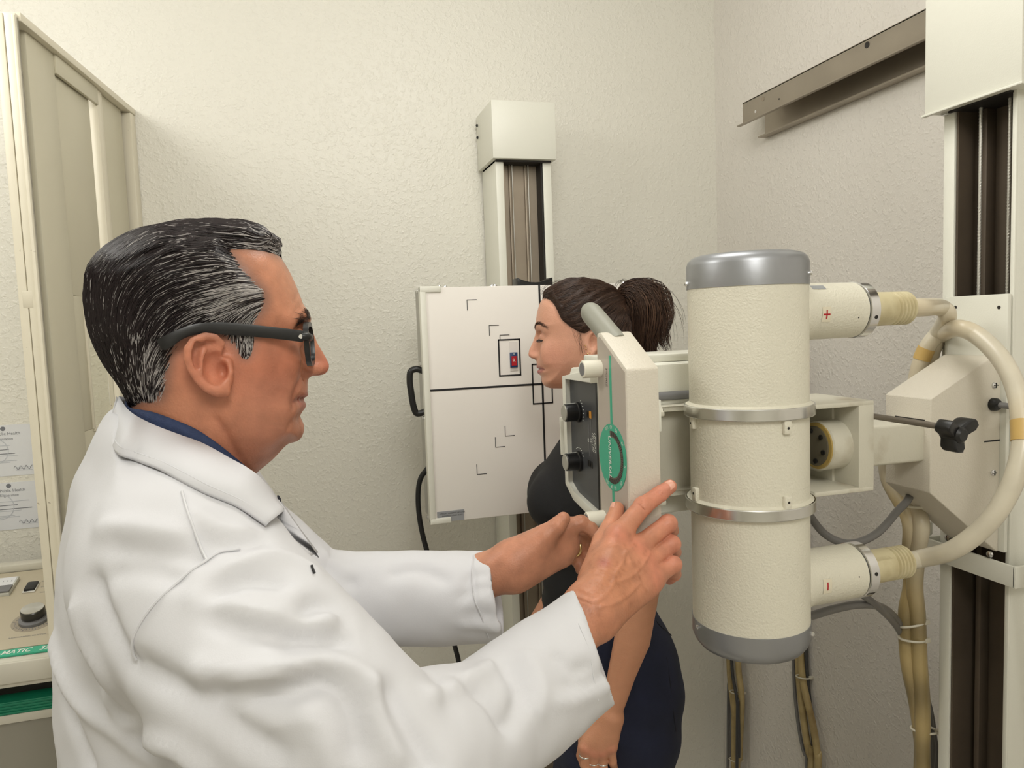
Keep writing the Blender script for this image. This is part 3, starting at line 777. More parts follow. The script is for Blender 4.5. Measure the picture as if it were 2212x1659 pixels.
# ------------------------------------------------------------------ cables
def cable(name, P, r, mt2, label, group=None, seg=14, n=8):
    return props(sweep(name, P, r, mt2, None, seg, n), label, 'cable', group)
bx, by = 1.10, 1.075
cA = [oU+dU*0.265, oU+dU*0.30, dep(2030, 664, 1.17), dep(2047, 682, 1.18), onp(2030, 714, 1, 1.020), onp(2004, 748, 1, 1.038), onp(1986, 790, 1, 1.048), onp(1972, 840, 1, 1.056), np.array([1.0, 1.075, 1.38]), np.array([1.01, 1.09, 1.30])]
low = [(1964, 1120), (1966, 1190), (1968, 1265), (1957, 1330), (1962, 1430), (1978, 1510), (1988, 1580), (1990, 1660)]
low2 = [(1988, 1120), (1982, 1190), (1976, 1265), (1982, 1330), (1986, 1430), (1992, 1510), (1993, 1580), (1994, 1660)]
def lowpt(L, d0): return [dep(x, y, d0+0.02*i) for i, (x, y) in enumerate(L)]
P1 = lowpt(low, 1.27); P2 = lowpt(low2, 1.255)
end1 = [np.array([P1[-1][0]+0.03, P1[-1][1]+0.05, 0.4]), np.array([P1[-1][0]+0.06, P1[-1][1]+0.15, 0.02])]
end2 = [np.array([P2[-1][0]+0.05, P2[-1][1]+0.03, 0.4]), np.array([P2[-1][0]+0.09, P2[-1][1]+0.12, 0.02])]
CRM, YEL = np.array(srgb((214, 206, 186))), np.array(srgb((172, 152, 106)))
def aged(W):
    t = np.clip((1.36-W[:, 2])/0.10, 0, 1)[:, None]*np.clip((W[:, 1:2]-0.97)/0.06, 0, 1)
    q = 0.35*np.clip(np.sin(W[:, 2:3]*31+W[:, 1:2]*17)-0.2, 0, 1)*np.clip((W[:, 2:3]-1.35)/0.1, 0, 1)
    return CRM*(1-t)*(1-q)+np.array(srgb((204, 178, 128)))*(1-t)*q+YEL*t*(0.9+0.25*np.sin(W[:, 2:3]*47))
cA_o = cable('high_voltage_cable', cA+P1+end1, 0.0135, M_HVT, 'cream high voltage cable leaving the upper socket marked plus')
cB = [oL+dL*0.265, oL+dL*0.30, dep(2062, 1186, 1.06), dep(2135, 1128, 1.03), dep(2180, 1060, 1.02), dep(2205, 985, 1.02), dep(2208, 920, 1.03), dep(2195, 840, 1.05), dep(2160, 772, 1.08), dep(2110, 724, 1.12), dep(2068, 709, 1.15), onp(2036, 722, 1, 1.028), onp(2016, 752, 1, 1.045), onp(2004, 800, 1, 1.056), onp(1994, 850, 1, 1.066), np.array([1.03, 1.08, 1.38]), np.array([1.035, 1.09, 1.30])]
set_tint(cA_o, aged)
cB_o = cable('high_voltage_cable', cB+P2+end2, 0.0135, M_HVT, 'cream high voltage cable looping over the carriage from the lower socket marked minus')
set_tint(cB_o, aged)
# yellowed tape wraps follow the cable they are wound on
def wrap(path, tgt, L, r, mt2, label):
    C = catmull(path, 12); i = int(np.argmin(((C-tgt)**2).sum(1)))
    k = np.concatenate([[0], np.cumsum(np.linalg.norm(np.diff(C, axis=0), axis=1))]); k -= k[i]
    seg_ = np.stack([np.interp(np.linspace(-L/2, L/2, 9), k, C[:, a_]) for a_ in range(3)], 1)
    props(sweep('tape_wrap', seg_, r, mt2, None, 20, 1, smooth_path=False), label, 'tape')
wrap(cB, dep(2208, 930, 1.03), 0.030, 0.0144, M_TAPE, 'yellowed tape wrapped round the looping cable at the right edge')
wrap(cA, onp(1996, 765, 1, 1.043), 0.022, 0.0144, M_TAPE, 'yellowed tape wrapped on the cream cable above the carriage box')
# grey cables
g1 = [dep(1700, 1040, 1.18), dep(1748, 1112, 1.18), dep(1785, 1156, 1.18), dep(1835, 1174, 1.18), dep(1890, 1155, 1.19), dep(1935, 1108, 1.21), dep(1965, 1060, 1.24), np.array([1.02, 1.11, 1.33]), np.array([1.06, 1.15, 1.38])]
cable('control_cable', g1, 0.0062, M_CABLEG, 'grey control cable drooping between the tube and the carriage box')
g2 = [dep(1690, 1340, 1.15), dep(1745, 1332, 1.16), dep(1800, 1316, 1.17), dep(1855, 1306, 1.19), dep(1905, 1312, 1.24), dep(1942, 1348, 1.33), dep(1972, 1430, 1.385), dep(2000, 1510, 1.40), dep(2011, 1590, 1.41), dep(2010, 1662, 1.42)]
g2 += [np.array([g2[-1][0]+0.02, g2[-1][1]+0.06, 0.4]), np.array([g2[-1][0]+0.04, g2[-1][1]+0.1, 0.01])]
cable('control_cable', g2, 0.0066, M_CABLEG, 'grey control cable arching behind the tube to the tied bundle')
g3 = [np.array([0.64, 1.00, 1.26]), dep(1800, 1240, 1.17), dep(1862, 1284, 1.18), dep(1898, 1312, 1.225), dep(1940, 1358, 1.33), dep(1978, 1440, 1.40), dep(2005, 1520, 1.42), dep(2017, 1590, 1.43), dep(2019, 1662, 1.44)]
g3 += [np.array([g3[-1][0]+0.02, g3[-1][1]+0.06, 0.4]), np.array([g3[-1][0]+0.04, g3[-1][1]+0.1, 0.01])]
cable('control_cable', g3, 0.0058, M_CABLEG, 'grey control cable slanting down from behind the lower socket')
def tie(px, py, d, rx, label, tilt=0.0, tail=1, grp='nylon ties on the cables'):
    c = dep(px, py, d)
    t = empty('cable_tie', c, label, 'cable tie', grp)
    P = [c+np.array([rx*cos(a)*cos(YAW+0.4), -rx*cos(a)*sin(YAW+0.4)+0.0, 0])+np.array([sin(YAW+0.4), cos(YAW+0.4), 0])*(-0.62*rx*sin(a))+np.array([0, 0, tilt*cos(a)]) for a in np.linspace(0, 2*pi, 25)]
    V, F = sweep_geo(P, 0.0022, 6); mesh_obj('strap', V, F, M_TIE, t, True)
    h = P[0]
    box('tie_head', h[0]-0.003*tail, h[0]+0.009*tail, h[1]-0.004, h[1]+0.004, h[2]-0.004, h[2]+0.004, M_TIE, t, 0.001)
tie(1968, 1348, 1.32, 0.021, 'nylon tie round the bundle just under the grey cables', 0.006)
tie(1970, 1380, 1.325, 0.021, 'second nylon tie down the bundle right of the tube', 0.0)
tie(1996, 1576, 1.38, 0.022, 'lowest nylon tie on the bundle beside the column', 0.0)
tie(1976, 1092, 1.255, 0.021, 'nylon tie on the bundle right under the carriage box', 0.0)
# cables looped on the right wall: up from the floor in the corner, over, and down again nearer the column
def loop(p1, p2, ztop, r, mt2, label):
    A = [onp(px, py, 0, X) for px, py, X in p1]; B = [onp(px, py, 0, X) for px, py, X in p2]
    fl = lambda q: [np.array([q[0]-0.01, q[1], 0.01]), np.array([q[0], q[1], 0.4])]
    y0, y1 = A[0][1], B[0][1]; xm = (A[0][0]+B[0][0])/2
    top = [np.array([xm, y0-0.00, ztop-0.16]), np.array([xm, y0*0.8+y1*0.2, ztop-0.04]), np.array([xm, (y0+y1)/2, ztop]), np.array([xm, y0*0.2+y1*0.8, ztop-0.04]), np.array([xm, y1, ztop-0.16])]
    P = fl(A[-1])+A[::-1]+top+B+fl(B[-1])[::-1]
    C = catmull(P, 10); k = np.concatenate([[0], np.cumsum(np.linalg.norm(np.diff(C, axis=0), axis=1))])
    C = np.stack([np.interp(np.linspace(0, k[-1], 150), k, C[:, a_]) for a_ in range(3)], 1)
    for _ in range(6): C[1:-1] = 0.25*C[:-2]+0.5*C[1:-1]+0.25*C[2:]
    props(sweep('wall_cable', C, r, mt2, None, 10, 1, smooth_path=False), label, 'cable')
loop([(1575, 1425, 1.315), (1583, 1500, 1.315), (1588, 1560, 1.315), (1590, 1659, 1.315)], [(1729, 1420, 1.325), (1747, 1520, 1.325), (1762, 1590, 1.325), (1768, 1662, 1.325)], 1.54, 0.0100, M_HVD, 'left yellowed cable of the corner bundle below the tube')
loop([(1594, 1425, 1.315), (1600, 1470, 1.315), (1604, 1510, 1.315), (1599, 1580, 1.315), (1597, 1659, 1.32)], [(1724, 1420, 1.33), (1732, 1520, 1.33), (1742, 1600, 1.33), (1754, 1662, 1.33)], 1.48, 0.0100, M_HVD, 'right yellowed cable of the corner bundle below the tube')
loop([(1580, 1425, 1.30), (1590, 1480, 1.298), (1596, 1560, 1.298), (1596, 1659, 1.298)], [(1741, 1410, 1.335), (1745, 1470, 1.335), (1752, 1540, 1.34), (1760, 1662, 1.34)], 1.57, 0.0052, mat('dark_grey_cable', srgb((62, 62, 62)), 0.4), 'dark grey cable between the yellowed cables in the corner')
loop([(1578, 1425, 1.335), (1580, 1520, 1.335), (1578, 1600, 1.335), (1577, 1659, 1.335)], [(1714, 1420, 1.335), (1717, 1500, 1.335), (1726, 1580, 1.335), (1744, 1662, 1.335)], 1.50, 0.0050, M_CABLEG, 'thin grey cable left of the yellowed pair on the right wall below the tube')
def wtie(px, py, X, rx, label, tail=1):
    c = onp(px, py, 0, X); tie(px, py, float(np.dot(c-CAM, FW)), rx, label, 0.0, tail)
wtie(1591, 1495, 1.312, 0.020, 'upper nylon tie on the corner cable bundle')
wtie(1588, 1641, 1.312, 0.019, 'lower nylon tie on the corner cable bundle')
wtie(1735, 1462, 1.325, 0.019, 'white nylon tie on the cable pair below the tube')

# ------------------------------------------------------------------ collimator
cl = empty('collimator', (0.47, 1.08, 1.30), 'white collimator box with charcoal control face and two black knobs', 'collimator')
KX, KY0, KY1 = 0.405, 0.985, 1.105
kz = lambda px, py: onp(px, py, 0, KX)[2]
KZ0, KZ1 = 1.313, 1.534
bm = bmesh.new()
pr = [(KY0, KZ0-0.002), (KY0+0.03, KZ0-0.002), (KY1-0.03, KZ0+0.012), (KY1-0.006, KZ0+0.022), (KY1, KZ0+0.032), (KY1, KZ1-0.022), (KY1-0.016, KZ1-0.004), (KY0+0.03, KZ1), (KY0, KZ1)]
a = [bm.verts.new((KX, y, z)) for y, z in pr]; b = [bm.verts.new((0.60, y, z)) for y, z in pr]
bm.faces.new(a); bm.faces.new(b[::-1])
for i in range(len(pr)): bm.faces.new([a[i], b[i], b[(i+1) % len(pr)], a[(i+1) % len(pr)]])
bevel(bm, 0.003, 2)
bm_obj('collimator_body', bm, M_WHITE, cl, True, 40)
# raised rim around the control face
rim_t = 0.010
inner = [(KY0+0.001, KZ0+0.014), (KY1-0.040, KZ0+0.024), (KY1-0.0145, KZ0+0.036), (KY1-0.0145, KZ1-0.020), (KY0+0.001, KZ1-0.022)]
outer = [(KY0, KZ0-0.002), (KY1-0.034, KZ0+0.011), (KY1, KZ0+0.030), (KY1, KZ1-0.018), (KY0, KZ1-0.001)]
prism('face_rim', [(KX-rim_t, y, z) for y, z in outer+inner[::-1]], (rim_t+0.002, 0, 0), M_WHITE, cl, 0.0015)
prism('control_face', [(KX-0.002, y, z) for y, z in inner], (0.003, 0, 0), M_CHARC, cl)
def kf(px, py): return onp(px, py, 0, KX-0.002)
for (px, py) in ((1250, 890), (1252, 996)):
    c = kf(px, py)
    k = lathe('knob', c, (-1, 0, 0), [(0.0155, 0), (0.0155, 0.004), (0.0138, 0.005), (0.0135, 0.022), (0.0125, 0.023)], M_BLACK, cl, 32)
    lathe('knob_cap', c+np.array([-0.023, 0, 0]), (-1, 0, 0), [(0.0122, 0), (0.0122, 0.001), (0.0115, 0.0016), (0, 0.0016)], mat('cap_grey', srgb((168, 166, 156)), 0.3, metal=0.3), k, 32)
    box('knob_line', c[0]-0.02, c[0]-0.003, c[1]-0.0006, c[1]+0.0006, c[2]+0.0135, c[2]+0.0142, M_WPRINT, k)
    for i in range(7):
        a = radians(-150-15*i) if py < 900 else radians(60+15*i)
        q = c+np.array([-0.0002, 0.021*cos(a), 0.021*sin(a)])
        box('scale_tick', q[0]-0.0004, q[0], q[1]-0.0012, q[1]+0.0012, q[2]-0.0006, q[2]+0.0006, M_WPRINT, cl)
for (px, py0, py1) in ((1272.5, 900, 985), (1278, 900, 985)):
    c = kf(px, 940); z0, z1 = kf(px, py1)[2], kf(px, py0)[2]
    box('slider_line', c[0]-0.0004, c[0], c[1]-0.0005, c[1]+0.0005, z0, z1, M_GREYP, cl)
for (px, py, mt2) in ((1270.5, 895, M_BLACK), (1275.5, 896, mat('amber_lamp', srgb((214, 150, 60)), 0.4)), (1273, 1000, M_BLACK), (1278, 1004, M_BLACK)):
    c = kf(px, py); box('indicator', c[0]-0.0008, c[0], c[1]-0.004, c[1]+0.004, c[2]-0.0052, c[2]+0.0052, mt2, cl, 0.0005)
text('name_print', 'LINEAR', kf(1286, 957)+np.array([-0.0002, 0, 0]), (0, 0, -1), (0, -1, 0), 0.0085, M_WPRINT, cl, shear=0.2, fit=0.030)
text('model_print', 'MC-150', kf(1281.5, 955)+np.array([-0.0002, 0, 0]), (0, 0, -1), (0, -1, 0), 0.0075, M_WPRINT, cl, shear=0.2, fit=0.028)
for (px, py, s) in ((1271.5, 950, '40'), (1277, 951, '72')):
    text('scale_print', s, kf(px, py)+np.array([-0.0003, 0, 0]), (0, 0, -1), (0, -1, 0), 0.007, M_WPRINT, cl)
# upper housing, bar and rod seen between the faceplate and the tube
box('upper_housing', 0.42, 0.66, 0.990, 1.10, 1.495, 1.536, M_WHITE, cl, 0.006, 3)
box('lamp_cover', 0.43, 0.66, 1.0, 1.10, 1.536, 1.548, M_WHITE, cl, 0.003)
lathe('guide_rod', (0.41, 0.984, 1.487), (1, 0, 0), [(0.0065, 0), (0.0065, 0.24)], M_GREYP, cl, 16)
box('mount_plate', 0.42, 0.66, 0.986, 1.0, 1.312, 1.49, M_YOKE, cl, 0.002)
box('knife_slot', 0.390, 0.402, KY1+0.0002, KY1+0.004, 1.39, 1.45, M_WHITE, cl, 0.001)

# ------------------------------------------------------------------ angulation faceplate with grip
ap = empty('angulation_handle', (0.40, 0.875, 1.25), 'beige handle box with a green protractor disc under the hand', 'handle box')
GX0, GX1 = 0.380, 0.424
GYn, GYf = 0.829, 0.921
poly = [(GX0, GYn, 1.320), (GX0, GYf, 1.268), (GX0, GYf, 1.5845), (GX0, GYf-0.014, 1.5855), (GX0, GYn, 1.5405)]
prism('faceplate_box', poly, (GX1-GX0, 0, 0), M_BEIGE, ap, 0.003)
inset = [(GX0-0.0006, GYn+0.004, 1.325), (GX0-0.0006, GYf-0.003, 1.275), (GX0-0.0006, GYf-0.003, 1.578), (GX0-0.0006, GYf-0.013, 1.580), (GX0-0.0006, GYn+0.004, 1.537)]
prism('grey_overlay', inset, (0.0012, 0, 0), M_GREYB, ap)
DC = np.array([GX0-0.0008, 0.876, 1.4245])
lathe('protractor_disc', DC, (-1, 0, 0), [(0.0435, 0), (0.0435, 0.0004), (0, 0.0004)], M_GREEN, ap, 64)
for (z0, z1) in ((DC[2]+0.043, 1.556), (1.305, DC[2]-0.043)):
    box('green_stripe', GX0-0.0011, GX0-0.0005, 0.8765-0.003, 0.8765+0.003, z0, z1, M_GREEN, ap)
def arc(nm, r0, r1, a0, a1, x, mt2, n=40):
    V, F = [], []
    for i in range(n+1):
        t = a0+(a1-a0)*i/n
        for r in (r0, r1): V.append((x, DC[1]+r*cos(t), DC[2]+r*sin(t)))
    for i in range(n): F.append([2*i, 2*i+1, 2*i+3, 2*i+2])
    return mesh_obj(nm, V, F, mt2, ap)
DX = GX0-0.00145
arc('scale_arc', 0.0265, 0.0345, radians(80), radians(290), DX, M_SCALE)
for i in range(36):
    t = radians(92+196*i/35)
    e = np.array([0, cos(t), sin(t)]); tt = np.array([0, -sin(t), cos(t)])
    obox('scale_tick', np.array([DX-0.0003, DC[1], DC[2]]), e, tt, (1, 0, 0), (0.0285, 0.0345), (-0.0003, 0.0003), (0, 0.0002), M_LINE, ap)
for (s, dg) in (('120', 68), ('90', 88), ('60', 112), ('30', 146), ('0', 188), ('30', 228), ('60', 258), ('90', 276), ('120', 298)):
    t = radians(dg); e = np.array([0, cos(t), sin(t)])
    text('scale_print', s, np.array([DX-0.0002, DC[1], DC[2]])+e*0.039, np.array([0, sin(t), -cos(t)]), e, 0.0065, M_WPRINT, ap)
text('disc_print', 'UNIVERSAL', DC+np.array([-0.0008, 0.0065, 0]), (0, 0, -1), (0, -1, 0), 0.0115, M_WPRINT, ap, shear=0.15, fit=0.056, bold=0.01)
text('side_print', 'HORIZ', np.array([GX0-0.0009, 0.889, 1.527]), (0, 0, -1), (0, -1, 0), 0.007, M_SCALE, ap, fit=0.024)
for z in (1.538, 1.335):
    k = lathe('lock_button', (GX0-0.0005, 0.9115, z), (-1, 0, 0), [(0.0118, 0), (0.0118, 0.024), (0.0108, 0.0252), (0.009, 0.0252)], mat('button_ivory', srgb((232, 228, 212)), 0.35), ap, 32)
    lathe('button_cap', (GX0-0.0255, 0.9115, z), (-1, 0, 0), [(0.0088, 0), (0.0088, 0.0006), (0, 0.0006)], M_GREYP, k, 24)
g0 = np.array([(GX0+GX1)/2-0.001, 0.913, 1.575]); g1_ = g0+np.array([-0.012, 0.066, 0.047])
gd = (g1_-g0)/np.linalg.norm(g1_-g0)
lathe('grip', g0, gd, [(0.0152, -0.01), (0.0150, 0.060), (0.0146, 0.066), (0.0128, 0.072), (0.0095, 0.077), (0.005, 0.0795), (0, 0.080)], M_GRIP, ap, 32)
box('latch_notch', GX1-0.001, GX1+0.004, GYn+0.004, GYn+0.012, 1.46, 1.50, M_WHITE, ap, 0.001)
box('hinge_plate', GX1-0.001, GX1+0.0045, GYn+0.012, GYn+0.018, 1.405, 1.475, M_WHITE, ap, 0.0015)
box('hinge_plate', GX1-0.001, GX1+0.0045, GYn+0.012, GYn+0.018, 1.335, 1.375, M_WHITE, ap, 0.0015)
box('mount_block', GX1, YX0+0.004, 0.865, 0.975, 1.36, 1.47, M_YOKE, ap, 0.003)

# ------------------------------------------------------------------ sculpting: distance fields meshed with surface nets
def smin(a, b, k):
    h = np.maximum(k-np.abs(a-b), 0)/k
    return np.minimum(a, b)-h*h*k*0.25
def smax(a, b, k): return -smin(-a, -b, k)
def ss(x, a, b):
    t = np.clip((x-a)/(b-a), 0, 1); return t*t*(3-2*t)
def rcone(P, a, b, r1, r2):
    a = np.asarray(a, float); b = np.asarray(b, float); ba = b-a
    t = np.clip((P-a)@ba/max(ba@ba, 1e-12), 0, 1)
    return np.linalg.norm(P-a-t[:, None]*ba, axis=1)-(r1+(r2-r1)*t)
def chain(P, pts, k=0.0):
    """pts: list of (point, radius)"""
    d = None
    for (a, r1), (b, r2) in zip(pts[:-1], pts[1:]):
        e = rcone(P, a, b, r1, r2)
        d = e if d is None else (smin(d, e, k) if k else np.minimum(d, e))
    return d
def ellip(P, c, ax, r):
    """ax: 3 unit axes (rows), r: radii"""
    q = (P-np.asarray(c))@np.asarray(ax).T
    r = np.asarray(r, float)
    k0 = np.linalg.norm(q/r, axis=1); k1 = np.linalg.norm(q/(r*r), axis=1)
    return k0*(k0-1)/np.maximum(k1, 1e-9)

def poly_sdf_grid(poly, h=0.0015, pad=0.12):
    """signed distance table to a closed 2-D polygon, positive inside"""
    poly = np.asarray(poly, float)
    lo = poly.min(0)-pad; hi = poly.max(0)+pad
    nx, ny = np.ceil((hi-lo)/h).astype(int)+1
    X, Y = np.meshgrid(lo[0]+np.arange(nx)*h, lo[1]+np.arange(ny)*h, indexing='ij')
    X = X.astype(np.float32); Y = Y.astype(np.float32)
    D = np.full(X.shape, 1e9, np.float32); ins = np.zeros(X.shape, bool)
    n = len(poly)
    for i in range(n):
        a, b = poly[i], poly[(i+1) % n]; e = b-a
        wx, wy = X-np.float32(a[0]), Y-np.float32(a[1])
        t = np.clip((wx*e[0]+wy*e[1])/max(e@e, 1e-12), 0, 1).astype(np.float32)
        D = np.minimum(D, (wx-t*np.float32(e[0]))**2+(wy-t*np.float32(e[1]))**2)
        if a[1] != b[1]:
            c = (a[1] > Y) != (b[1] > Y)
            ins ^= c & (X < (b[0]-a[0])*(Y-a[1])/(b[1]-a[1])+a[0])
    D = np.sqrt(D); D = np.where(ins, D, -D)
    return lo, h, D
def samp(tab, u, v):
    lo, h, D = tab
    x = np.clip((u-lo[0])/h, 0, D.shape[0]-1.001); y = np.clip((v-lo[1])/h, 0, D.shape[1]-1.001)
    i = x.astype(int); j = y.astype(int); fx = x-i; fy = y-j
    return (D[i, j]*(1-fx)+D[i+1, j]*fx)*(1-fy)+(D[i, j+1]*(1-fx)+D[i+1, j+1]*fx)*fy

def smooth_poly(pts, n=5):
    P = np.array(pts, float); P = np.vstack([P[-1:], P, P[:2]])
    out = []
    for i in range(1, len(P)-2):
        a, b, c, d = P[i-1], P[i], P[i+1], P[i+2]
        for k in range(n):
            t = k/n
            out.append(0.5*((2*b)+(c-a)*t+(2*a-5*b+4*c-d)*t*t+(3*b-a-3*c+d)*t**3))
    return np.array(out)

def nets(fn, lo, hi, h, blk=8, safe=1.5, project=True):
    lo = np.asarray(lo, float); hi = np.asarray(hi, float)
    nb = np.ceil((hi-lo)/(h*blk)).astype(int)
    n = nb*blk+1
    # coarse test at block centres
    bi = np.stack(np.meshgrid(*[np.arange(k) for k in nb], indexing='ij'), -1).reshape(-1, 3)
    bc = lo+(bi+0.5)*blk*h
    fc = np.concatenate([fn(c) for c in np.array_split(bc, max(1, len(bc)//200000))])
    F = np.where(fc > 0, 1.0, -1.0).reshape(nb).astype(np.float32)
    F = np.repeat(np.repeat(np.repeat(F, blk, 0), blk, 1), blk, 2)
    F = np.pad(F, ((0, 1), (0, 1), (0, 1)), mode='edge')
    act = np.abs(fc) < safe*blk*h*0.87
    M = np.zeros(n, bool)
    for b in bi[act]*blk:
        M[b[0]:b[0]+blk+1, b[1]:b[1]+blk+1, b[2]:b[2]+blk+1] = True
    idx = np.argwhere(M)
    vals = np.concatenate([fn(lo+c*h) for c in np.array_split(idx, max(1, len(idx)//200000))])
    F[M] = vals
    F[0] = np.maximum(F[0], 1e-4); F[-1] = np.maximum(F[-1], 1e-4)
    F[:, 0] = np.maximum(F[:, 0], 1e-4); F[:, -1] = np.maximum(F[:, -1], 1e-4)
    F[:, :, 0] = np.maximum(F[:, :, 0], 1e-4); F[:, :, -1] = np.maximum(F[:, :, -1], 1e-4)
    S = F < 0
    c8 = [S[i:n[0]-1+i, j:n[1]-1+j, k:n[2]-1+k] for i in (0, 1) for j in (0, 1) for k in (0, 1)]
    cnt = sum(c.astype(np.int8) for c in c8)
    cell = np.argwhere((cnt > 0) & (cnt < 8))
    cid = np.full(np.array(n)-1, -1, np.int32)
    cid[cell[:, 0], cell[:, 1], cell[:, 2]] = np.arange(len(cell))
    offs = np.array([(i, j, k) for i in (0, 1) for j in (0, 1) for k in (0, 1)])
    fv = np.stack([F[cell[:, 0]+o[0], cell[:, 1]+o[1], cell[:, 2]+o[2]] for o in offs], 1)
    acc = np.zeros((len(cell), 3)); num = np.zeros(len(cell))
    for a in range(8):
        for b in range(a+1, 8):
            if np.abs(offs[a]-offs[b]).sum() != 1: continue
            m_ = (fv[:, a] < 0) != (fv[:, b] < 0)
            t = fv[:, a]/np.where(m_, fv[:, a]-fv[:, b], 1)
            acc[m_] += (offs[a]+t[:, None]*(offs[b]-offs[a]))[m_]; num[m_] += 1
    V = lo+(cell+acc/num[:, None])*h
    Q = []
    for ax in range(3):
        o1, o2 = [(1, 2), (2, 0), (0, 1)][ax]
        sl0 = [slice(None)]*3; sl1 = [slice(None)]*3
        sl0[ax] = slice(0, -1); sl1[ax] = slice(1, None)
        A, B = S[tuple(sl0)], S[tuple(sl1)]
        E = np.argwhere(A != B)
        E = E[(E[:, o1] > 0) & (E[:, o2] > 0) & (E[:, o1] < n[o1]-1) & (E[:, o2] < n[o2]-1)]
        u1 = np.zeros(3, int); u1[o1] = 1; u2 = np.zeros(3, int); u2[o2] = 1
        g = lambda X: cid[X[:, 0], X[:, 1], X[:, 2]]
        q = np.stack([g(E-u1-u2), g(E-u2), g(E), g(E-u1)], 1)
        ins = A[E[:, 0], E[:, 1], E[:, 2]]
        q[~ins] = q[~ins][:, ::-1]
        Q.append(q)
    Q = np.concatenate(Q)
    Q = Q[(Q >= 0).all(1)]
    if project:
        for _ in range(1):
            V = V-np.clip(fn(V), -h, h)[:, None]*grad(fn, V, h*0.5)
    return V, Q
def grad(fn, V, e=0.0005):
    g = np.stack([fn(V+np.eye(3)[i]*e)-fn(V-np.eye(3)[i]*e) for i in range(3)], 1)
    return g/np.maximum(np.linalg.norm(g, axis=1), 1e-9)[:, None]
def join(parts):
    V, Q, o = [], [], 0
    for v, q in parts:
        V.append(v); Q.append(q+o); o += len(v)
    return np.concatenate(V), np.concatenate(Q)
def vnormals(V, Q):
    fnm = np.cross(V[Q[:, 2]]-V[Q[:, 0]], V[Q[:, 3]]-V[Q[:, 1]])
    N = np.zeros_like(V)
    for k in range(4): np.add.at(N, Q[:, k], fnm)
    return N/np.maximum(np.linalg.norm(N, axis=1), 1e-12)[:, None]
def march(fn, px, py, d0, d1, n=400):
    """first hit of the photo ray with a field"""
    ts = np.linspace(d0, d1, n); f = fn(CAM+np.outer(ts, ray(px, py)))
    i = np.argmax(f < 0)
    if f[i] >= 0: i = int(np.argmin(f))
    elif i > 0:
        t = ts[i-1]+(ts[i]-ts[i-1])*f[i-1]/(f[i-1]-f[i]); return CAM+ray(px, py)*t
    return CAM+ray(px, py)*ts[i]
def poly_dist(V, P):
    d = np.full(len(V), 1e9)
    for a, b in zip(P[:-1], P[1:]):
        d = np.minimum(d, rcone(V, a, b, 0, 0))
    return d

class Plane:
    """a body's mid-plane: u forward, v up, l to the body's left"""
    def __init__(s, c, az):
        s.c = np.asarray(c, float); a = radians(az)
        s.f = np.array([sin(a), cos(a), 0.0]); s.l = np.cross(UZ, s.f); s.u = UZ
    def px(s, x, y, l=0.0):
        d = ray(x, y); o = s.c+s.l*l
        return CAM+d*(np.dot(o-CAM, s.l)/np.dot(d, s.l))
    def uv(s, x, y, l=0.0):
        p = s.px(x, y, l)-s.c; return np.array([p@s.f, p[2]])
    def loc(s, P):
        q = P-s.c; return q@s.f, q@s.l, q[:, 2]
    def pt(s, u, l, v): return s.c+s.f*u+s.l*l+UZ*v
    def axes(s): return np.array([s.f, s.l, UZ])
def inflate(d, l, W, D):
    q = np.maximum(D-d, 0)
    return np.sqrt(q*q+(l*D/W)**2)-D

# strands lying on a field
def strands(fn, seeds, dirs_fn, L, n, lift0, lift1, r, jitter=0.15):
    P = seeds.copy(); out = []
    N = len(P); step = (L/(n-1))[:, None]
    jit = RNG.normal(0, jitter, (N, 3))
    for i in range(n):
        g = grad(fn, P, 0.002); t = i/(n-1)
        lift = lift0+(lift1-lift0)*t
        P = P-(fn(P)-lift)[:, None]*g
        P = P-(fn(P)-lift)[:, None]*g
        out.append(P.copy())
        d = dirs_fn(P)+jit
        d = d-g*np.sum(d*g, 1)[:, None]; d /= np.maximum(np.linalg.norm(d, axis=1), 1e-9)[:, None]
        P = P+d*step
    return np.stack(out, 1)      # N,n,3
def strand_mesh(S, r, seg=3):
    N, n, _ = S.shape
    T = np.gradient(S, axis=1); T /= np.maximum(np.linalg.norm(T, axis=2), 1e-9)[..., None]
    ref = np.array([0.31, 0.52, 0.79]); u = np.cross(T, ref); u /= np.maximum(np.linalg.norm(u, axis=2), 1e-9)[..., None]
    w = np.cross(T, u)
    r = np.broadcast_to(np.asarray(r, float).reshape(-1, 1), (N, n))*np.array([0.7]+[1.0]*(n-2)+[0.25])[None]
    V = np.stack([S+(u*cos(2*pi*k/seg)+w*sin(2*pi*k/seg))*r[..., None] for k in range(seg)], 2)   # N,n,seg,3
    base = (np.arange(N)*n*seg)[:, None, None]; i = np.arange(n-1)[None, :, None]; k = np.arange(seg)[None, None, :]
    k2 = (k+1) % seg
    Q = np.stack([base+i*seg+k, base+i*seg+k2, base+(i+1)*seg+k2, base+(i+1)*seg+k], -1).reshape(-1, 4)
    return V.reshape(-1, 3), Q

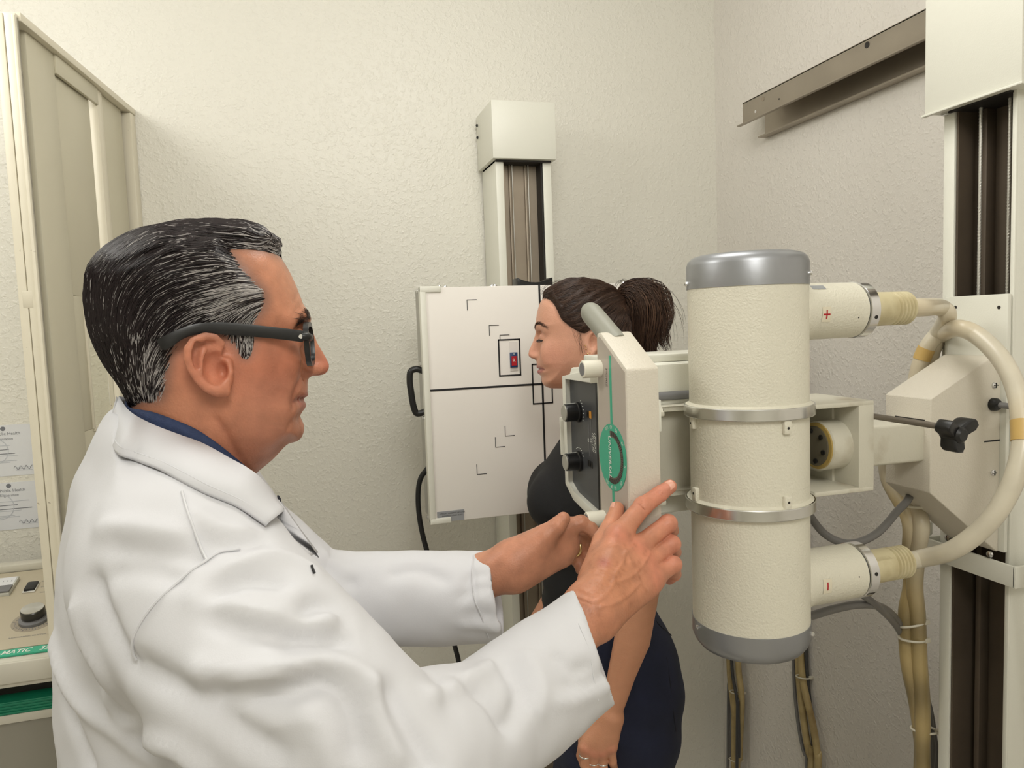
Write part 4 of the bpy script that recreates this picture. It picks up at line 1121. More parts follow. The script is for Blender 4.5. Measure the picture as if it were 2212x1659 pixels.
def skin_mat(name, rough=0.42, noise=0.07, nscale=70, spots=None):
    mt2 = mat(name, (0.5, 0.3, 0.2), rough, noise=noise, nscale=nscale, bump=0.25, bscale=420, attr=True, sss=0.12, spec=0.4, dirt=spots)
    return mt2
M_SKIN_M = skin_mat('skin_ruddy', 0.42, 0.15, 48)
M_SKIN_W = skin_mat('skin_fair', 0.46, 0.03, 60)
def hair_mat(name, rough=0.35):
    return mat(name, (0.05, 0.04, 0.04), rough, attr=True, spec=0.28)
M_HAIR_M = hair_mat('hair_greying', 0.32)
M_HAIRB_M = hair_mat('hair_mass', 0.65)
M_HAIR_W = hair_mat('hair_brown', 0.38)
M_COAT = mat('coat_cotton', srgb((212, 212, 215)), 0.75, bump=0.06, bscale=900, spec=0.25)
M_SHIRT = mat('navy_shirt', srgb((44, 58, 92)), 0.8, noise=0.15, nscale=160, bump=0.4, bscale=600)
M_NAVY = mat('dark_navy_cloth', srgb((20, 22, 36)), 0.85)
M_BLACKTOP = mat('black_knit', srgb((17, 17, 20)), 0.85, bump=0.15, bscale=900)
M_JEAN = mat('dark_denim', srgb((22, 28, 52)), 0.85, noise=0.25, nscale=12, bump=0.3, bscale=900)
M_NAIL = mat('nail', srgb((226, 168, 146)), 0.3)
M_GOLD = mat('gold', (0.78, 0.58, 0.28), 0.25, metal=1.0)
M_SILVERJ = mat('silver_jewellery', (0.8, 0.79, 0.76), 0.2, metal=1.0)
M_EYE = mat('eye_white', (0.75, 0.72, 0.68), 0.2)
M_IRIS = mat('iris_dark', (0.05, 0.03, 0.02), 0.15)
M_SHOE = mat('black_shoe', srgb((22, 20, 19)), 0.35)
ml = bpy.data.materials.new('lens_glass'); ml.use_nodes = True
_b = ml.node_tree.nodes['Principled BSDF']
_b.inputs['Base Color'].default_value = (0.96, 0.97, 0.97, 1); _b.inputs['Roughness'].default_value = 0.02
_b.inputs['Transmission Weight'].default_value = 1.0; _b.inputs['IOR'].default_value = 1.05
M_LENS = ml

def hand_field(w, palm, fingers, thumb, k=0.008):
    """w: list of (pt, r) for forearm/wrist; palm: list of capsules; fingers/thumb: chains"""
    def fn(P):
        d = chain(P, w)
        for (a, ra, b, rb) in palm: d = smin(d, rcone(P, a, b, ra, rb), 0.014)
        fs = None
        for ch in fingers+[thumb]:
            e = chain(P, ch, 0.003)
            fs = e if fs is None else np.minimum(fs, e)
        return smin(d, fs, k)
    return fn

# ================================================================== the man in the lab coat
HM = Plane(dep(430, 720, 0.770), 86.0)      # head
BM = Plane(dep(430, 1000, 0.780), 81.0)     # torso
man = empty('person', (BM.c[0], BM.c[1], 0.0), 'person in a white lab coat and black glasses reaching both hands to the machine', 'person')

head_px = [(618,575),(638,615),(650,645),(657,665),(661,684),(658,704),(654,722),(653,745),(653,770),(656,795),(662,812),(664,826),(664,842),(662,851),(657,857),(654,861),(656,866),(657,875),(653,888),(647,898),(649,907),(653,920),(651,936),(643,947),(623,953),(613,965),(589,991),(557,1018),(540,1040),(530,1075),(520,1150),(300,1150),(285,1000),(281,930),(283,880),(268,838),(253,800),(227,745),(213,700),(207,650),(213,605),(234,570),(270,541),(320,517),(400,505),(480,501),(540,508),(588,537)]
HPOLY = poly_sdf_grid(smooth_poly([HM.uv(*p) for p in head_px], 4))
hair_px = [(620,578),(612,562),(574,555),(530,552),(503,553),(513,566),(522,582),(540,604),(566,628),(573,650),(566,674),(552,698),(546,735),(538,766),(526,769),(512,752),(498,735),(480,722),(450,716),(415,722),(395,745),(385,775),(376,815),(368,845),(352,858),(315,862),(290,874),(265,872),(250,850),(150,760),(150,440),(640,440),(650,560)]
HAIRP = poly_sdf_grid(smooth_poly([HM.uv(*p) for p in hair_px], 3))

ec = lambda cx_, cy_: (150+cx_/2.552, 450+cy_/2.552)     # from an enlarged view of the head
EL = -0.083
ear = lambda cx_, cy_, l=EL: HM.px(*ec(cx_, cy_), l)
helix = [ear(*p, l) for p, l in (((812,792),-0.080), ((838,745),-0.083), ((800,712),-0.089), ((750,706),-0.094), ((690,726),-0.098), ((655,775),-0.099), ((652,830),-0.098), ((676,890),-0.095), ((712,945),-0.092), ((760,985),-0.089), ((815,1005),-0.086), ((856,1012),-0.082))]
anti = [ear(*p, l) for p, l in (((742,775),-0.090), ((722,830),-0.0925), ((735,890),-0.0915), ((775,935),-0.088), ((815,945),-0.085))]
def f_ear(P):
    c = ear(760, 860, -0.080)
    # flattened dish leaning outwards to the back
    base = chain(P, [(ear(740, 790, -0.086), 0.0155), (ear(760, 880, -0.085), 0.0140), (ear(820, 965, -0.081), 0.0105)])
    ql = (P-HM.c)@HM.l; qu = (P-c)@HM.f
    slab = np.abs(ql+0.080-0.13*qu*1.0)-0.0085
    d = smax(base, slab, 0.004)
    hx = chain(P, list(zip(helix, [0.0030, 0.0034, 0.0036, 0.0038, 0.0040, 0.0040, 0.0038, 0.0038, 0.0040, 0.0050, 0.0062, 0.0050])))
    d = smin(d, hx, 0.004)
    d = smin(d, chain(P, list(zip(anti, [0.0026, 0.0030, 0.0032, 0.0034, 0.0036]))), 0.004)
    d = smin(d, chain(P, [(ear(868, 850, -0.078), 0.005), (ear(872, 905, -0.080), 0.0058), (ear(868, 950, -0.077), 0.005)]), 0.006)
    d = smax(d, -ellip(P, ear(806, 880, -0.090), HM.axes(), (0.0112, 0.0125, 0.0160)), 0.003)
    d = smax(d, -ellip(P, ear(700, 800, -0.097), HM.axes(), (0.0035, 0.004, 0.015)), 0.003)
    d = smax(d, -ellip(P, ear(840, 897, -0.079), HM.axes(), (0.0042, 0.009, 0.0060)), 0.006)
    return d
npx = lambda x, y, l=0.0: HM.px(x, y, l)
def f_head(P):
    u, l, v = HM.loc(P)
    d2 = samp(HPOLY, u, v)
    chin_v = HM.uv(640, 930)[1]
    Wm = 0.0745 - 0.010*ss(-v, 0.02, 0.10) - 0.006*ss(u, 0.05, 0.10) - 0.008*ss(-v, 0.10, 0.15) + 0.010*ss(-v, 0.14, 0.20)
    D = 0.068 - 0.020*ss(u, 0.02, 0.08)
    d = inflate(d2, l, Wm, D)
    A = HM.axes(); la = np.abs(l)
    Ps = HM.c+np.outer(u, HM.f)+np.outer(-la, HM.l)+np.outer(v, UZ)     # fold both halves onto the near one
    # brow, socket, cheekbone, jowl
    d = smin(d, chain(Ps, [(npx(652, 690, -0.010), 0.008), (npx(642, 688, -0.030), 0.008), (npx(615, 700, -0.050), 0.007)]), 0.012)
    d = smax(d, -ellip(Ps, npx(656, 727, -0.033), A, (0.016, 0.019, 0.013)), 0.012)
    d = smin(d, ellip(Ps, npx(632, 730, -0.031), A, (0.0135, 0.0145, 0.0125)), 0.003)
    d = smin(d, ellip(Ps, npx(585, 778, -0.047), A, (0.026, 0.013, 0.020)), 0.018)
    d = smin(d, ellip(Ps, npx(556, 892, -0.044), A, (0.032, 0.014, 0.026)), 0.022)
    d = smin(d, ellip(P, npx(624, 926, 0.0), A, (0.0125, 0.018, 0.013)), 0.010)
    # nose
    nose = chain(P, [(npx(655, 708), 0.0075), (npx(671, 748), 0.0080), (npx(687, 780), 0.0092), (npx(691, 791), 0.0098)])
    nose = smin(nose, chain(Ps, [(npx(684, 797, -0.0085), 0.0068), (npx(671, 798, -0.0125), 0.0066), (npx(660, 796, -0.015), 0.005)]), 0.006)
    nose = smin(nose, chain(P, [(npx(652, 735), 0.0095), (npx(658, 765), 0.0115), (npx(664, 788), 0.0125)]), 0.006)
    d = smin(d, nose, 0.008)
    d = smax(d, -ellip(Ps, npx(678, 809, -0.0075), A, (0.0062, 0.0032, 0.0040)), 0.002)
    # naso-labial fold and mouth corner, neck crease
    d = smax(d, -chain(Ps, [(npx(655, 800, -0.019), 0.0016), (npx(644, 832, -0.0285), 0.0022), (npx(636, 866, -0.032), 0.0014)]), 0.006)
    d = smax(d, -chain(Ps, [(npx(664, 860, 0.0), 0.0022), (npx(654, 860, -0.014), 0.0022), (npx(640, 864, -0.0255), 0.0016)]), 0.002)
    d = smin(d, chain(Ps, [(npx(657, 853, 0), 0.004), (npx(651, 855, -0.010), 0.0036), (npx(641, 861, -0.020), 0.0022)]), 0.003)
    d = smin(d, chain(Ps, [(npx(651, 875, 0), 0.0046), (npx(647, 873, -0.010), 0.0042), (npx(639, 866, -0.020), 0.0024)]), 0.004)
    for cr, w_ in (([(470, 905), (490, 935), (515, 985), (535, 1010)], 0.0012), ([(430, 905), (470, 960), (515, 1010)], 0.0008)):
        d = smax(d, -(chain(Ps, [(npx(x, y, -0.060+0.012*i), w_) for i, (x, y) in enumerate(cr)])), 0.006)
    for (x0, y0, x1, y1, l0, l1) in ((612, 738, 590, 728, -0.056, -0.064), (612, 744, 588, 744, -0.056, -0.064), (612, 750, 592, 760, -0.056, -0.063), ):
        d = smax(d, -rcone(Ps, npx(x0, y0, l0), npx(x1, y1, l1), 0.0008, 0.0005), 0.004)
    # ears
    Pe = Ps
    d = smin(d, f_ear(Pe), 0.005)
    return d

# arms and hands (man's right is nearest the camera)
WR = dep(1275, 1318, 0.815)
wristR = [(dep(850, 1720, 0.60), 0.043), (dep(1080, 1530, 0.715), 0.038), (dep(1215, 1392, 0.785), 0.0315), (WR, 0.0275)]
iR = dep(1333, 1160, 0.880); mR = dep(1372, 1186, 0.886); rR = dep(1394, 1216, 0.884); pR = dep(1408, 1252, 0.874)
fingersR = [
    [(iR, 0.0127), (dep(1389, 1093, 0.906), 0.0111), (dep(1425, 1067, 0.916), 0.0098), (dep(1447, 1051, 0.919), 0.0087)],
    [(mR, 0.0124), (dep(1443, 1131, 0.908), 0.0109), (dep(1449, 1145, 0.948), 0.0095), (dep(1442, 1162, 0.972), 0.0084)],
    [(rR, 0.0120), (dep(1451, 1175, 0.904), 0.0105), (dep(1455, 1192, 0.942), 0.0092), (dep(1446, 1206, 0.962), 0.0082)],
    [(pR, 0.0110), (dep(1455, 1219, 0.892), 0.0095), (dep(1456, 1240, 0.926), 0.0084), (dep(1446, 1250, 0.944), 0.0076)]]
thumbR = [(dep(1276, 1252, 0.850), 0.0145), (dep(1303, 1170, 0.894), 0.0132), (dep(1326, 1124, 0.920), 0.0107), (dep(1333, 1099, 0.930), 0.0090)]
palmR = [(WR, 0.0255, iR, 0.0150), (WR, 0.0265, mR, 0.0150), (WR, 0.0250, rR, 0.0145), (dep(1290, 1338, 0.815), 0.022, pR, 0.0140),
         (dep(1315, 1235, 0.856), 0.022, dep(1365, 1225, 0.874), 0.0185), (dep(1318, 1290, 0.842), 0.0225, dep(1385, 1262, 0.870), 0.0175)]
_fR = hand_field(wristR, palmR, fingersR, thumbR, 0.009)
KN = [(iR, 0.0060), (mR, 0.0062), (rR, 0.0058), (pR, 0.0052)]
toC = -ray(1370, 1200)/np.linalg.norm(ray(1370, 1200))
tendR = [(iR, dep(1300, 1262, 0.83)), (mR, dep(1312, 1275, 0.83)), (rR, dep(1325, 1290, 0.83)), (pR, dep(1335, 1310, 0.83))]
def f_handR(P):
    d = _fR(P)
    for (c, r) in KN: d = smin(d, np.linalg.norm(P-(c+toC*0.0085), axis=1)-r, 0.009)
    for ch in fingersR: d = smin(d, np.linalg.norm(P-(ch[1][0]+toC*0.0025), axis=1)-ch[1][1]*0.93, 0.004)
    for ch in fingersR[:1]:
        for k in (-1, 0, 1):      # knuckle creases
            c = ch[1][0]+toC*0.0115; ax = ch[2][0]-ch[0][0]; ax /= np.linalg.norm(ax); sd = np.cross(ax, toC)
            d = smax(d, -rcone(P, c+ax*0.0032*k-sd*0.005, c+ax*0.0032*k+sd*0.005, 0.0006, 0.0006), 0.0015)
        c = ch[2][0]+toC*0.0098
        for k in (-0.5, 0.5): d = smax(d, -rcone(P, c+ax*0.0028*k-sd*0.0042, c+ax*0.0028*k+sd*0.0042, 0.0005, 0.0005), 0.0012)
    return d
veinsR = [[(1245, 1290), (1290, 1298), (1322, 1268), (1330, 1240), (1345, 1215), (1352, 1190)], [(1322, 1258), (1350, 1252), (1372, 1238), (1392, 1215), (1403, 1195)], [(1300, 1310), (1335, 1300), (1362, 1280), (1380, 1262)], [(1315, 1180), (1335, 1178), (1352, 1190), (1362, 1215)], [(1372, 1240), (1385, 1260), (1398, 1275)], [(1345, 1200), (1368, 1180)]]

WL = dep(1062, 1240, 0.970)
wristL = [(dep(740, 1300, 0.99), 0.042), (dep(930, 1275, 0.98), 0.037), (dep(1045, 1244, 0.970), 0.0305), (dep(1100, 1225, 0.968), 0.0290)]
iL = dep(1216, 1142, 0.985); mL = dep(1222, 1166, 0.990); rL = dep(1222, 1184, 0.988); pL = dep(1212, 1202, 0.980)
fingersL = [
    [(iL, 0.0120), (dep(1255, 1130, 0.985), 0.0105), (dep(1274, 1140, 0.985), 0.0092), (dep(1288, 1155, 0.982), 0.0082)],
    [(mL, 0.0120), (dep(1262, 1160, 1.020), 0.0104), (dep(1280, 1176, 1.020), 0.0092), (dep(1288, 1194, 1.014), 0.0082)],
    [(rL, 0.0115), (dep(1256, 1182, 1.022), 0.0100), (dep(1268, 1200, 1.020), 0.0088), (dep(1270, 1216, 1.012), 0.0080)],
    [(pL, 0.0105), (dep(1240, 1204, 1.010), 0.0088), (dep(1252, 1218, 1.008), 0.0078), (dep(1254, 1230, 1.002), 0.0072)]]
thumbL = [(dep(1130, 1196, 0.962), 0.0180), (dep(1178, 1158, 0.958), 0.0150), (dep(1204, 1136, 0.958), 0.0112), (dep(1217, 1121, 0.960), 0.0092)]
palmL = [(dep(1120, 1208, 0.968), 0.0255, iL, 0.0155), (dep(1115, 1220, 0.970), 0.0255, mL, 0.0150), (dep(1115, 1228, 0.970), 0.0245, rL, 0.0145), (dep(1110, 1236, 0.968), 0.024, pL, 0.0135),
         (dep(1105, 1215, 0.965), 0.026, dep(1160, 1182, 0.964), 0.0205)]
f_handL = hand_field(wristL, palmL, fingersL, thumbL, 0.009)

def bpt(u, l, z): return np.array([BM.c[0], BM.c[1], 0])+BM.f*u+BM.l*l+UZ*z
SHR = BM.px(400, 1268, -0.145); SHL = BM.pt(*(lambda q: (q[0], 0.17, q[1]))(((SHR-BM.c)@BM.f, SHR[2]-BM.c[2])))
legs = [(bpt(-0.03, s*0.09, 0.98), bpt(-0.02, s*0.10, 0.52), bpt(-0.04, s*0.10, 0.08), bpt(0.16, s*0.115, 0.035)) for s in (-1, 1)]
torso_px = [(262,900),(232,925),(212,985),(180,1030),(153,1090),(134,1165),(122,1260),(117,1360),(118,1440),(122,1560),(128,1660),(140,1850),(150,2100),(165,2400),(800,2400),(830,2100),(842,1850),(846,1700),(838,1580),(818,1480),(782,1400),(742,1330),(690,1240),(632,1155),(590,1100),(540,1052),(500,1035),(400,1005),(320,960)]
TPOLY = poly_sdf_grid(smooth_poly([BM.uv(*p) for p in torso_px], 3), 0.003, 0.2)
def f_torso(P, grow=0.0):
    u, l, v = BM.loc(P)
    d2 = samp(TPOLY, u, v)
    d = inflate(d2, l, 0.175+0*u, 0.135)
    sh_ = chain(P, [(BM.pt(-0.03, -0.02, 0.00), 0.055), ((SHR*0.75+SHL*0.25)+UZ*0.045, 0.058), (SHR+UZ*0.022, 0.060)])
    s2_ = chain(P, [(BM.pt(-0.03, 0.02, 0.00), 0.055), ((SHL*0.75+SHR*0.25)+UZ*0.045, 0.058), (SHL+UZ*0.022, 0.060)])
    return smin(d, np.minimum(sh_, s2_), 0.06)-grow
def f_trunk(P):
    d = f_torso(P, -0.02)
    d = smin(d, chain(P, [(SHR, 0.055)]+[(wristR[0][0], 0.043)]), 0.03)
    d = smin(d, chain(P, [(SHL, 0.055)]+[(wristL[0][0], 0.043)]), 0.03)
    d = np.minimum(d, chain(P, wristR)); d = np.minimum(d, chain(P, wristL))
    for a, b, c, e in legs:
        d = smin(d, chain(P, [(a, 0.085), (b, 0.055), (c, 0.038)]), 0.03)
        d = smin(d, rcone(P, c, e, 0.036, 0.030), 0.02)
    return d
def clip_box(fn, lo, hi):
    lo = np.asarray(lo); hi = np.asarray(hi)
    return lambda P: fn(P)
parts = []
hl = HM.pt(-0.155, -0.125, -0.215); hh = HM.pt(0.155, 0.125, 0.125)
lo_, hi_ = np.minimum(hl, hh)-0.01, np.maximum(hl, hh)+0.01
lo_[2] = HM.c[2]-0.215
Vh, Qh = nets(f_head, lo_, hi_, 0.0021)
def bounds(fs, extra=0.03):
    A = np.array([p for ch in fs for p, r in ch]); return A.min(0)-extra, A.max(0)+extra
lo_, hi_ = bounds(fingersR+[thumbR]+[wristR[2:]], 0.034)
Vr, Qr = nets(f_handR, lo_, hi_, 0.0014)
Nr = vnormals(Vr, Qr)
for P_ in veinsR:
    W3 = catmull([march(f_handR, x, y, 0.7, 1.0) for x, y in P_], 4)
    dd = poly_dist(Vr, W3); Vr = Vr+Nr*(0.0011*np.exp(-(dd/0.0024)**2))[:, None]
for a, b in tendR:
    dd = rcone(Vr, a+toC*0.012, b+toC*0.02, 0, 0); Vr = Vr+Nr*(0.0012*np.exp(-(dd/0.004)**2))[:, None]
for k in range(16):   # fine wrinkles across the wrist and back of the hand
    x0, y0 = 1240+k*5.0+RNG.uniform(-4, 4), 1285-k*4.2+RNG.uniform(-6, 6)
    W3 = [march(f_handR, x0+t*34, y0+t*16, 0.7, 1.0) for t in (0, 0.5, 1)]
    dd = poly_dist(Vr, W3); Vr = Vr-Nr*(0.0006*np.exp(-(dd/0.0012)**2))[:, None]
lo_, hi_ = bounds(fingersL+[thumbL]+[wristL[2:]], 0.034)
Vl, Ql = nets(f_handL, lo_, hi_, 0.0017)
Vt, Qt = nets(f_trunk, bpt(-0.3, -0.1, -0.01)*np.array([1, 1, 0])+np.array([-0.1, -0.35, -0.005]), np.array([0.42, 1.35, 1.50]), 0.012, project=False)
# lines of the face: mouth, smile fold; dark tint paints shade into the creases
Nh = vnormals(Vh, Qh)
def face_line(fn, V, N, C, pts, d0, d1, amp, w_, colr=None, mixw=0.6, wc=0.0022):
    W3 = catmull([march(fn, x, y, d0, d1, 300) for x, y in pts], 4)
    dd = poly_dist(V, W3)
    if colr is not None: C[:] = blend(C, mixw*np.exp(-(dd/wc)**2), colr)
    return V+N*(amp*np.exp(-(dd/w_)**2))[:, None]
def blend(C, w, c): return C*(1-w[:, None])+np.array(c)*w[:, None]
# skin colouring
def skin_cols(V, base): return np.tile(np.array(base), (len(V), 1))
BASE = np.array(srgb((190, 130, 100)))
Ch = skin_cols(Vh, BASE)
u, l, v = HM.loc(Vh)
def blend(C, w, c): return C*(1-w[:, None])+np.array(c)*w[:, None]
def near(V, P, r): return np.exp(-(np.linalg.norm(V-P, axis=1)/r)**2)
red = srgb((182, 102, 78)); tan_ = srgb((196, 140, 104)); deep = srgb((176, 104, 84))
Ch = blend(Ch, 0.55*near(Vh, npx(600, 800, -0.06), 0.05), red)
Ch = blend(Ch, 0.6*near(Vh, npx(697, 790), 0.016), srgb((190, 100, 82)))
Ch = blend(Ch, 0.5*ss(-v, 0.06, 0.12), srgb((172, 106, 80)))
Ch = blend(Ch, 0.35*near(Vh, npx(640, 620, -0.02), 0.04), srgb((214, 160, 130)))
Ch = blend(Ch, 0.6*near(Vh, ear(760, 850, -0.09), 0.035), srgb((214, 134, 108)))
Ch = blend(Ch, 0.8*near(Vh, npx(652, 853, 0), 0.010)+0.8*near(Vh, npx(650, 876, 0), 0.010), srgb((176, 98, 86)))
dh = samp(HAIRP, u, v)
Ch = blend(Ch, 0.75*ss(dh, -0.010, 0.006)*(np.abs(l) > 0.0), srgb((120, 96, 88)))
Ch = blend(Ch, 0.16*ss(-v, 0.03, 0.06)*ss(u, 0.02, 0.06), srgb((150, 120, 108)))
LIPC = srgb((166, 88, 76))
Vh = face_line(f_head, Vh, Nh, Ch, [(661, 853), (655, 854), (648, 857)], 0.6, 0.9, 0.0006, 0.003, LIPC, 0.6, 0.0045)
Vh = face_line(f_head, Vh, Nh, Ch, [(655, 874), (650, 872), (645, 868)], 0.6, 0.9, 0.0006, 0.003, LIPC, 0.6, 0.0050)
Vh = face_line(f_head, Vh, Nh, Ch, [(659, 861), (651, 861), (643, 863), (637, 866)], 0.6, 0.9, -0.0017, 0.0030, srgb((112, 58, 48)), 0.75, 0.0019)
Vh = face_line(f_head, Vh, Nh, Ch, [(664, 808), (652, 818), (641, 838), (634, 860), (633, 878)], 0.6, 0.9, -0.0020, 0.0042, srgb((150, 84, 64)), 0.35, 0.004)
Vh = face_line(f_head, Vh, Nh, Ch, [(640, 900), (628, 915), (622, 930)], 0.6, 0.9, -0.0012, 0.004)
Vh = face_line(f_head, Vh, Nh, Ch, [(470, 905), (492, 940), (515, 985), (538, 1020)], 0.6, 0.9, -0.0016, 0.0040, srgb((140, 80, 58)), 0.4, 0.003)
Vh = face_line(f_head, Vh, Nh, Ch, [(650, 628), (642, 640), (634, 650)], 0.6, 0.9, -0.0006, 0.0025)
Vh = face_line(f_head, Vh, Nh, Ch, [(655, 655), (645, 668), (636, 678)], 0.6, 0.9, -0.0009, 0.0030)
Cr = skin_cols(Vr, srgb((196, 134, 104)))
for f_ in fingersR: 
    for p_, r_ in f_[1:]: Cr = blend(Cr, 0.42*near(Vr, p_, 0.020), srgb((214, 136, 116)))
    Cr = blend(Cr, 0.5*near(Vr, f_[0][0]+toC*0.012, 0.014), srgb((206, 120, 100)))
Cr = blend(Cr, 0.55*near(Vr, dep(1330, 1260, 0.82), 0.038), srgb((184, 124, 88)))
Cr = blend(Cr, 0.5*near(Vr, march(f_handR, 1305, 1215, 0.7, 1.0), 0.007), srgb((170, 84, 84)))
for _ in range(60):
    q = march(f_handR, RNG.uniform(1245, 1400), RNG.uniform(1150, 1340), 0.7, 1.0, 150)
    Cr = blend(Cr, 0.35*near(Vr, q, RNG.uniform(0.0015, 0.0035)), srgb((150, 92, 62)))
Cl = skin_cols(Vl, srgb((190, 132, 104)))
Ct = skin_cols(Vt, BASE)
Vb, Qb = join([(Vh, Qh), (Vr, Qr), (Vl, Ql), (Vt, Qt)])
body = mesh_obj('body', Vb, Qb, M_SKIN_M, man, True, colors=np.concatenate([Ch, Cr, Cl, Ct]))

def nail(tip, prev, r, up, mt2, parent, nm='fingernail'):
    ax = tip-prev; ax /= np.linalg.norm(ax); up = up-ax*np.dot(up, ax); up /= np.linalg.norm(up); sd = np.cross(ax, up)
    V, F = [], []
    nu, nv = 7, 6
    for i in range(nu+1):
        for j in range(nv+1):
            s = -1+2*i/nu; t = -1+2*j/nv
            sx = 0.72*r*s*sqrt(max(1-0.35*max(t, 0)**2-0.15*t*t, 0.1))
            a = s*0.75
            V.append(tip-ax*(r*0.15)+ax*(t*0.70*r)+sd*sx+up*(r*(1.02*cos(a*0.9))+0.0003-0.00035*t*t))
    for i in range(nu):
        for j in range(nv): F.append([i*(nv+1)+j, (i+1)*(nv+1)+j, (i+1)*(nv+1)+j+1, i*(nv+1)+j+1])
    return mesh_obj(nm, V, F, mt2, parent, True)
nail(fingersR[0][3][0], fingersR[0][2][0], 0.0084, toC*0.9+UZ*0.25, M_NAIL, body)
nail(thumbR[3][0], thumbR[2][0], 0.0088, -RT*0.9+toC*0.45, M_NAIL, body)

# eyes behind the glasses
for s in (-1, 1):
    c = npx(634, 729, -0.031); c = HM.pt((c-HM.c)@HM.f, s*0.031, c[2]-HM.c[2])
    e = lathe('eye', c-HM.f*0.0, HM.f, [(0, -0.011)]+[(0.011*sin(t), -0.011*cos(t)) for t in np.linspace(0.2, pi-0.2, 12)]+[(0, 0.011)], M_EYE, body, 20)
    lathe('iris', c, HM.f, [(0.0052, 0.0098), (0.004, 0.0106), (0, 0.0112)], M_IRIS, e, 16)
# eyebrows
def brow_strands(pl, pts, n, L, colr, parent, fn, name='eyebrow'):
    P = catmull(pts, 8); idx = RNG.integers(0, len(P)-1, n)
    S = P[idx]+RNG.normal(0, 0.0016, (n, 3))
    td = P[np.minimum(idx+1, len(P)-1)]-P[idx]; td /= np.maximum(np.linalg.norm(td, axis=1), 1e-9)[:, None]
    S = strands(fn, S, lambda Q: td+np.array([0, 0, 0.25]), np.full(n, L), 4, 0.0003, 0.0012, 0.0002, 0.1)
    V, Q = strand_mesh(S, np.full(n, 0.00022))
    C = np.repeat(np.array(colr)[None]*RNG.uniform(0.6, 1.3, (n, 1)), 4*3, 0)
    return mesh_obj(name, V, Q, M_HAIR_M, parent, True, colors=C)
brow_strands(HM, [npx(660, 684, -0.014), npx(650, 682, -0.028), npx(628, 690, -0.045)], 220, 0.009, srgb((70, 52, 46)), body, f_head)

# hair: a combed-back mass plus strands
def f_hair(P):
    u, l, v = HM.loc(P)
    dh = samp(HAIRP, u, v)
    top = ss(v, 0.02, 0.09); back = ss(-u, 0.05, 0.11)
    T = 0.0032+0.0075*top+0.0050*np.maximum(back-top*back, 0)*ss(v, -0.09, -0.02)
    q_ = v*cos(0.35)+np.abs(l)*0.6-u*sin(0.35)
    fld = (0.0011*np.sin(230*q_+6*np.sin(25*u))+0.0007*np.sin(820*q_+5*np.sin(31*u+20*l)))*top
    return f_head_smooth(P)-(T+fld)*ss(dh, 0.0, 0.020)+0.0022*(1-ss(dh, -0.004, 0.006))
def f_head_smooth(P):
    u, l, v = HM.loc(P)
    Wm = 0.0745 - 0.010*ss(-v, 0.02, 0.10) - 0.006*ss(u, 0.05, 0.10) - 0.008*ss(-v, 0.10, 0.15) + 0.010*ss(-v, 0.14, 0.20)
    return inflate(samp(HPOLY, u, v), l, Wm, 0.068-0.020*ss(u, 0.02, 0.08))
hl = HM.pt(-0.155, -0.105, -0.09); hh = HM.pt(0.125, 0.105, 0.13)
Vq, Qq = nets(f_hair, np.minimum(hl, hh)-0.005, np.maximum(hl, hh)+0.005, 0.0026)
u, l, v = HM.loc(Vq); dh = samp(HAIRP, u, v)
keep = (dh > 0.0035)
Qq = Qq[keep[Qq].all(1)]
def man_hair_col(P, n_rand):
    u, l, v = HM.loc(P); dh = samp(HAIRP, u, v)
    tu = HM.uv(545, 660); tm = np.exp(-(((u-tu[0])/0.048)**2+((v-tu[1])/0.040)**2))
    sb_ = HM.uv(535, 740); tm = np.maximum(tm, np.exp(-(((u-sb_[0])/0.03)**2+((v-sb_[1])/0.03)**2)))
    nb_ = HM.uv(360, 820); tm = np.maximum(tm, 0.85*np.exp(-(((u-nb_[0])/0.028)**2+((v-nb_[1])/0.05)**2)))
    ft = HM.uv(600, 550); tm = np.maximum(tm, 0.8*np.exp(-(((u-ft[0])/0.03)**2+((v-ft[1])/0.02)**2)))
    nape = 0.5*ss(-v, 0.035, 0.075)
    return np.clip(np.maximum(tm, nape), 0, 1)
g0_ = man_hair_col(Vq, 0)
DK = np.array(srgb((38, 31, 32))); GR = np.array(srgb((150, 142, 138)))
Cq = DK+(GR-DK)*(g0_**1.3)[:, None]*0.55
hair = mesh_obj('hair', Vq, Qq, M_HAIRB_M, man, True, colors=Cq)
used = np.unique(Qq)
def man_dir(P):
    u, l, v = HM.loc(P)
    # back over the top, turning down towards the nape
    ang = -0.12-1.15*ss(-u, -0.02, 0.105)-0.55*(1-ss(v, -0.02, 0.075))*ss(-u, -0.09, 0.06)
    ang = ang+0.30*ss(v, 0.055, 0.10)*ss(u, -0.01, 0.06)
    sbu = HM.uv(530, 735); dn = np.exp(-(((u-sbu[0])/0.020)**2+((v-sbu[1])/0.022)**2))
    ang = ang*(1-dn)-1.75*dn
    ripple = 0.15*np.sin(u*90+l*60)
    return np.outer(-np.cos(ang), HM.f)+np.outer(np.sin(ang)+0.1*ripple, UZ)+np.outer(0.12*ripple, HM.l)
n_s = 13000
cand = np.where(dh > 0.0005)[0]
sd_ = Vq[RNG.choice(cand, n_s)]+RNG.normal(0, 0.0012, (n_s, 3))
for i_ in range(450):      # denser short hair of the sideburn
    l_ = -1 if i_ < 320 else 1
    q_ = HM.px(RNG.uniform(518, 550), RNG.uniform(712, 762), -0.0745); sd_[i_] = HM.pt((q_-HM.c)@HM.f, 0.0745*l_, q_[2]-HM.c[2])
us, ls, vs_ = HM.loc(sd_)
topw = ss(vs_, 0.0, 0.06)
L = 0.010+0.038*topw*RNG.uniform(0.6, 1.2, n_s)+0.008*RNG.uniform(0, 1, n_s)
S = strands(f_hair, sd_, man_dir, L, 8, 0.0003, 0.0016, 0.0003, 0.07)
gm = man_hair_col(S[:, 3], 0)
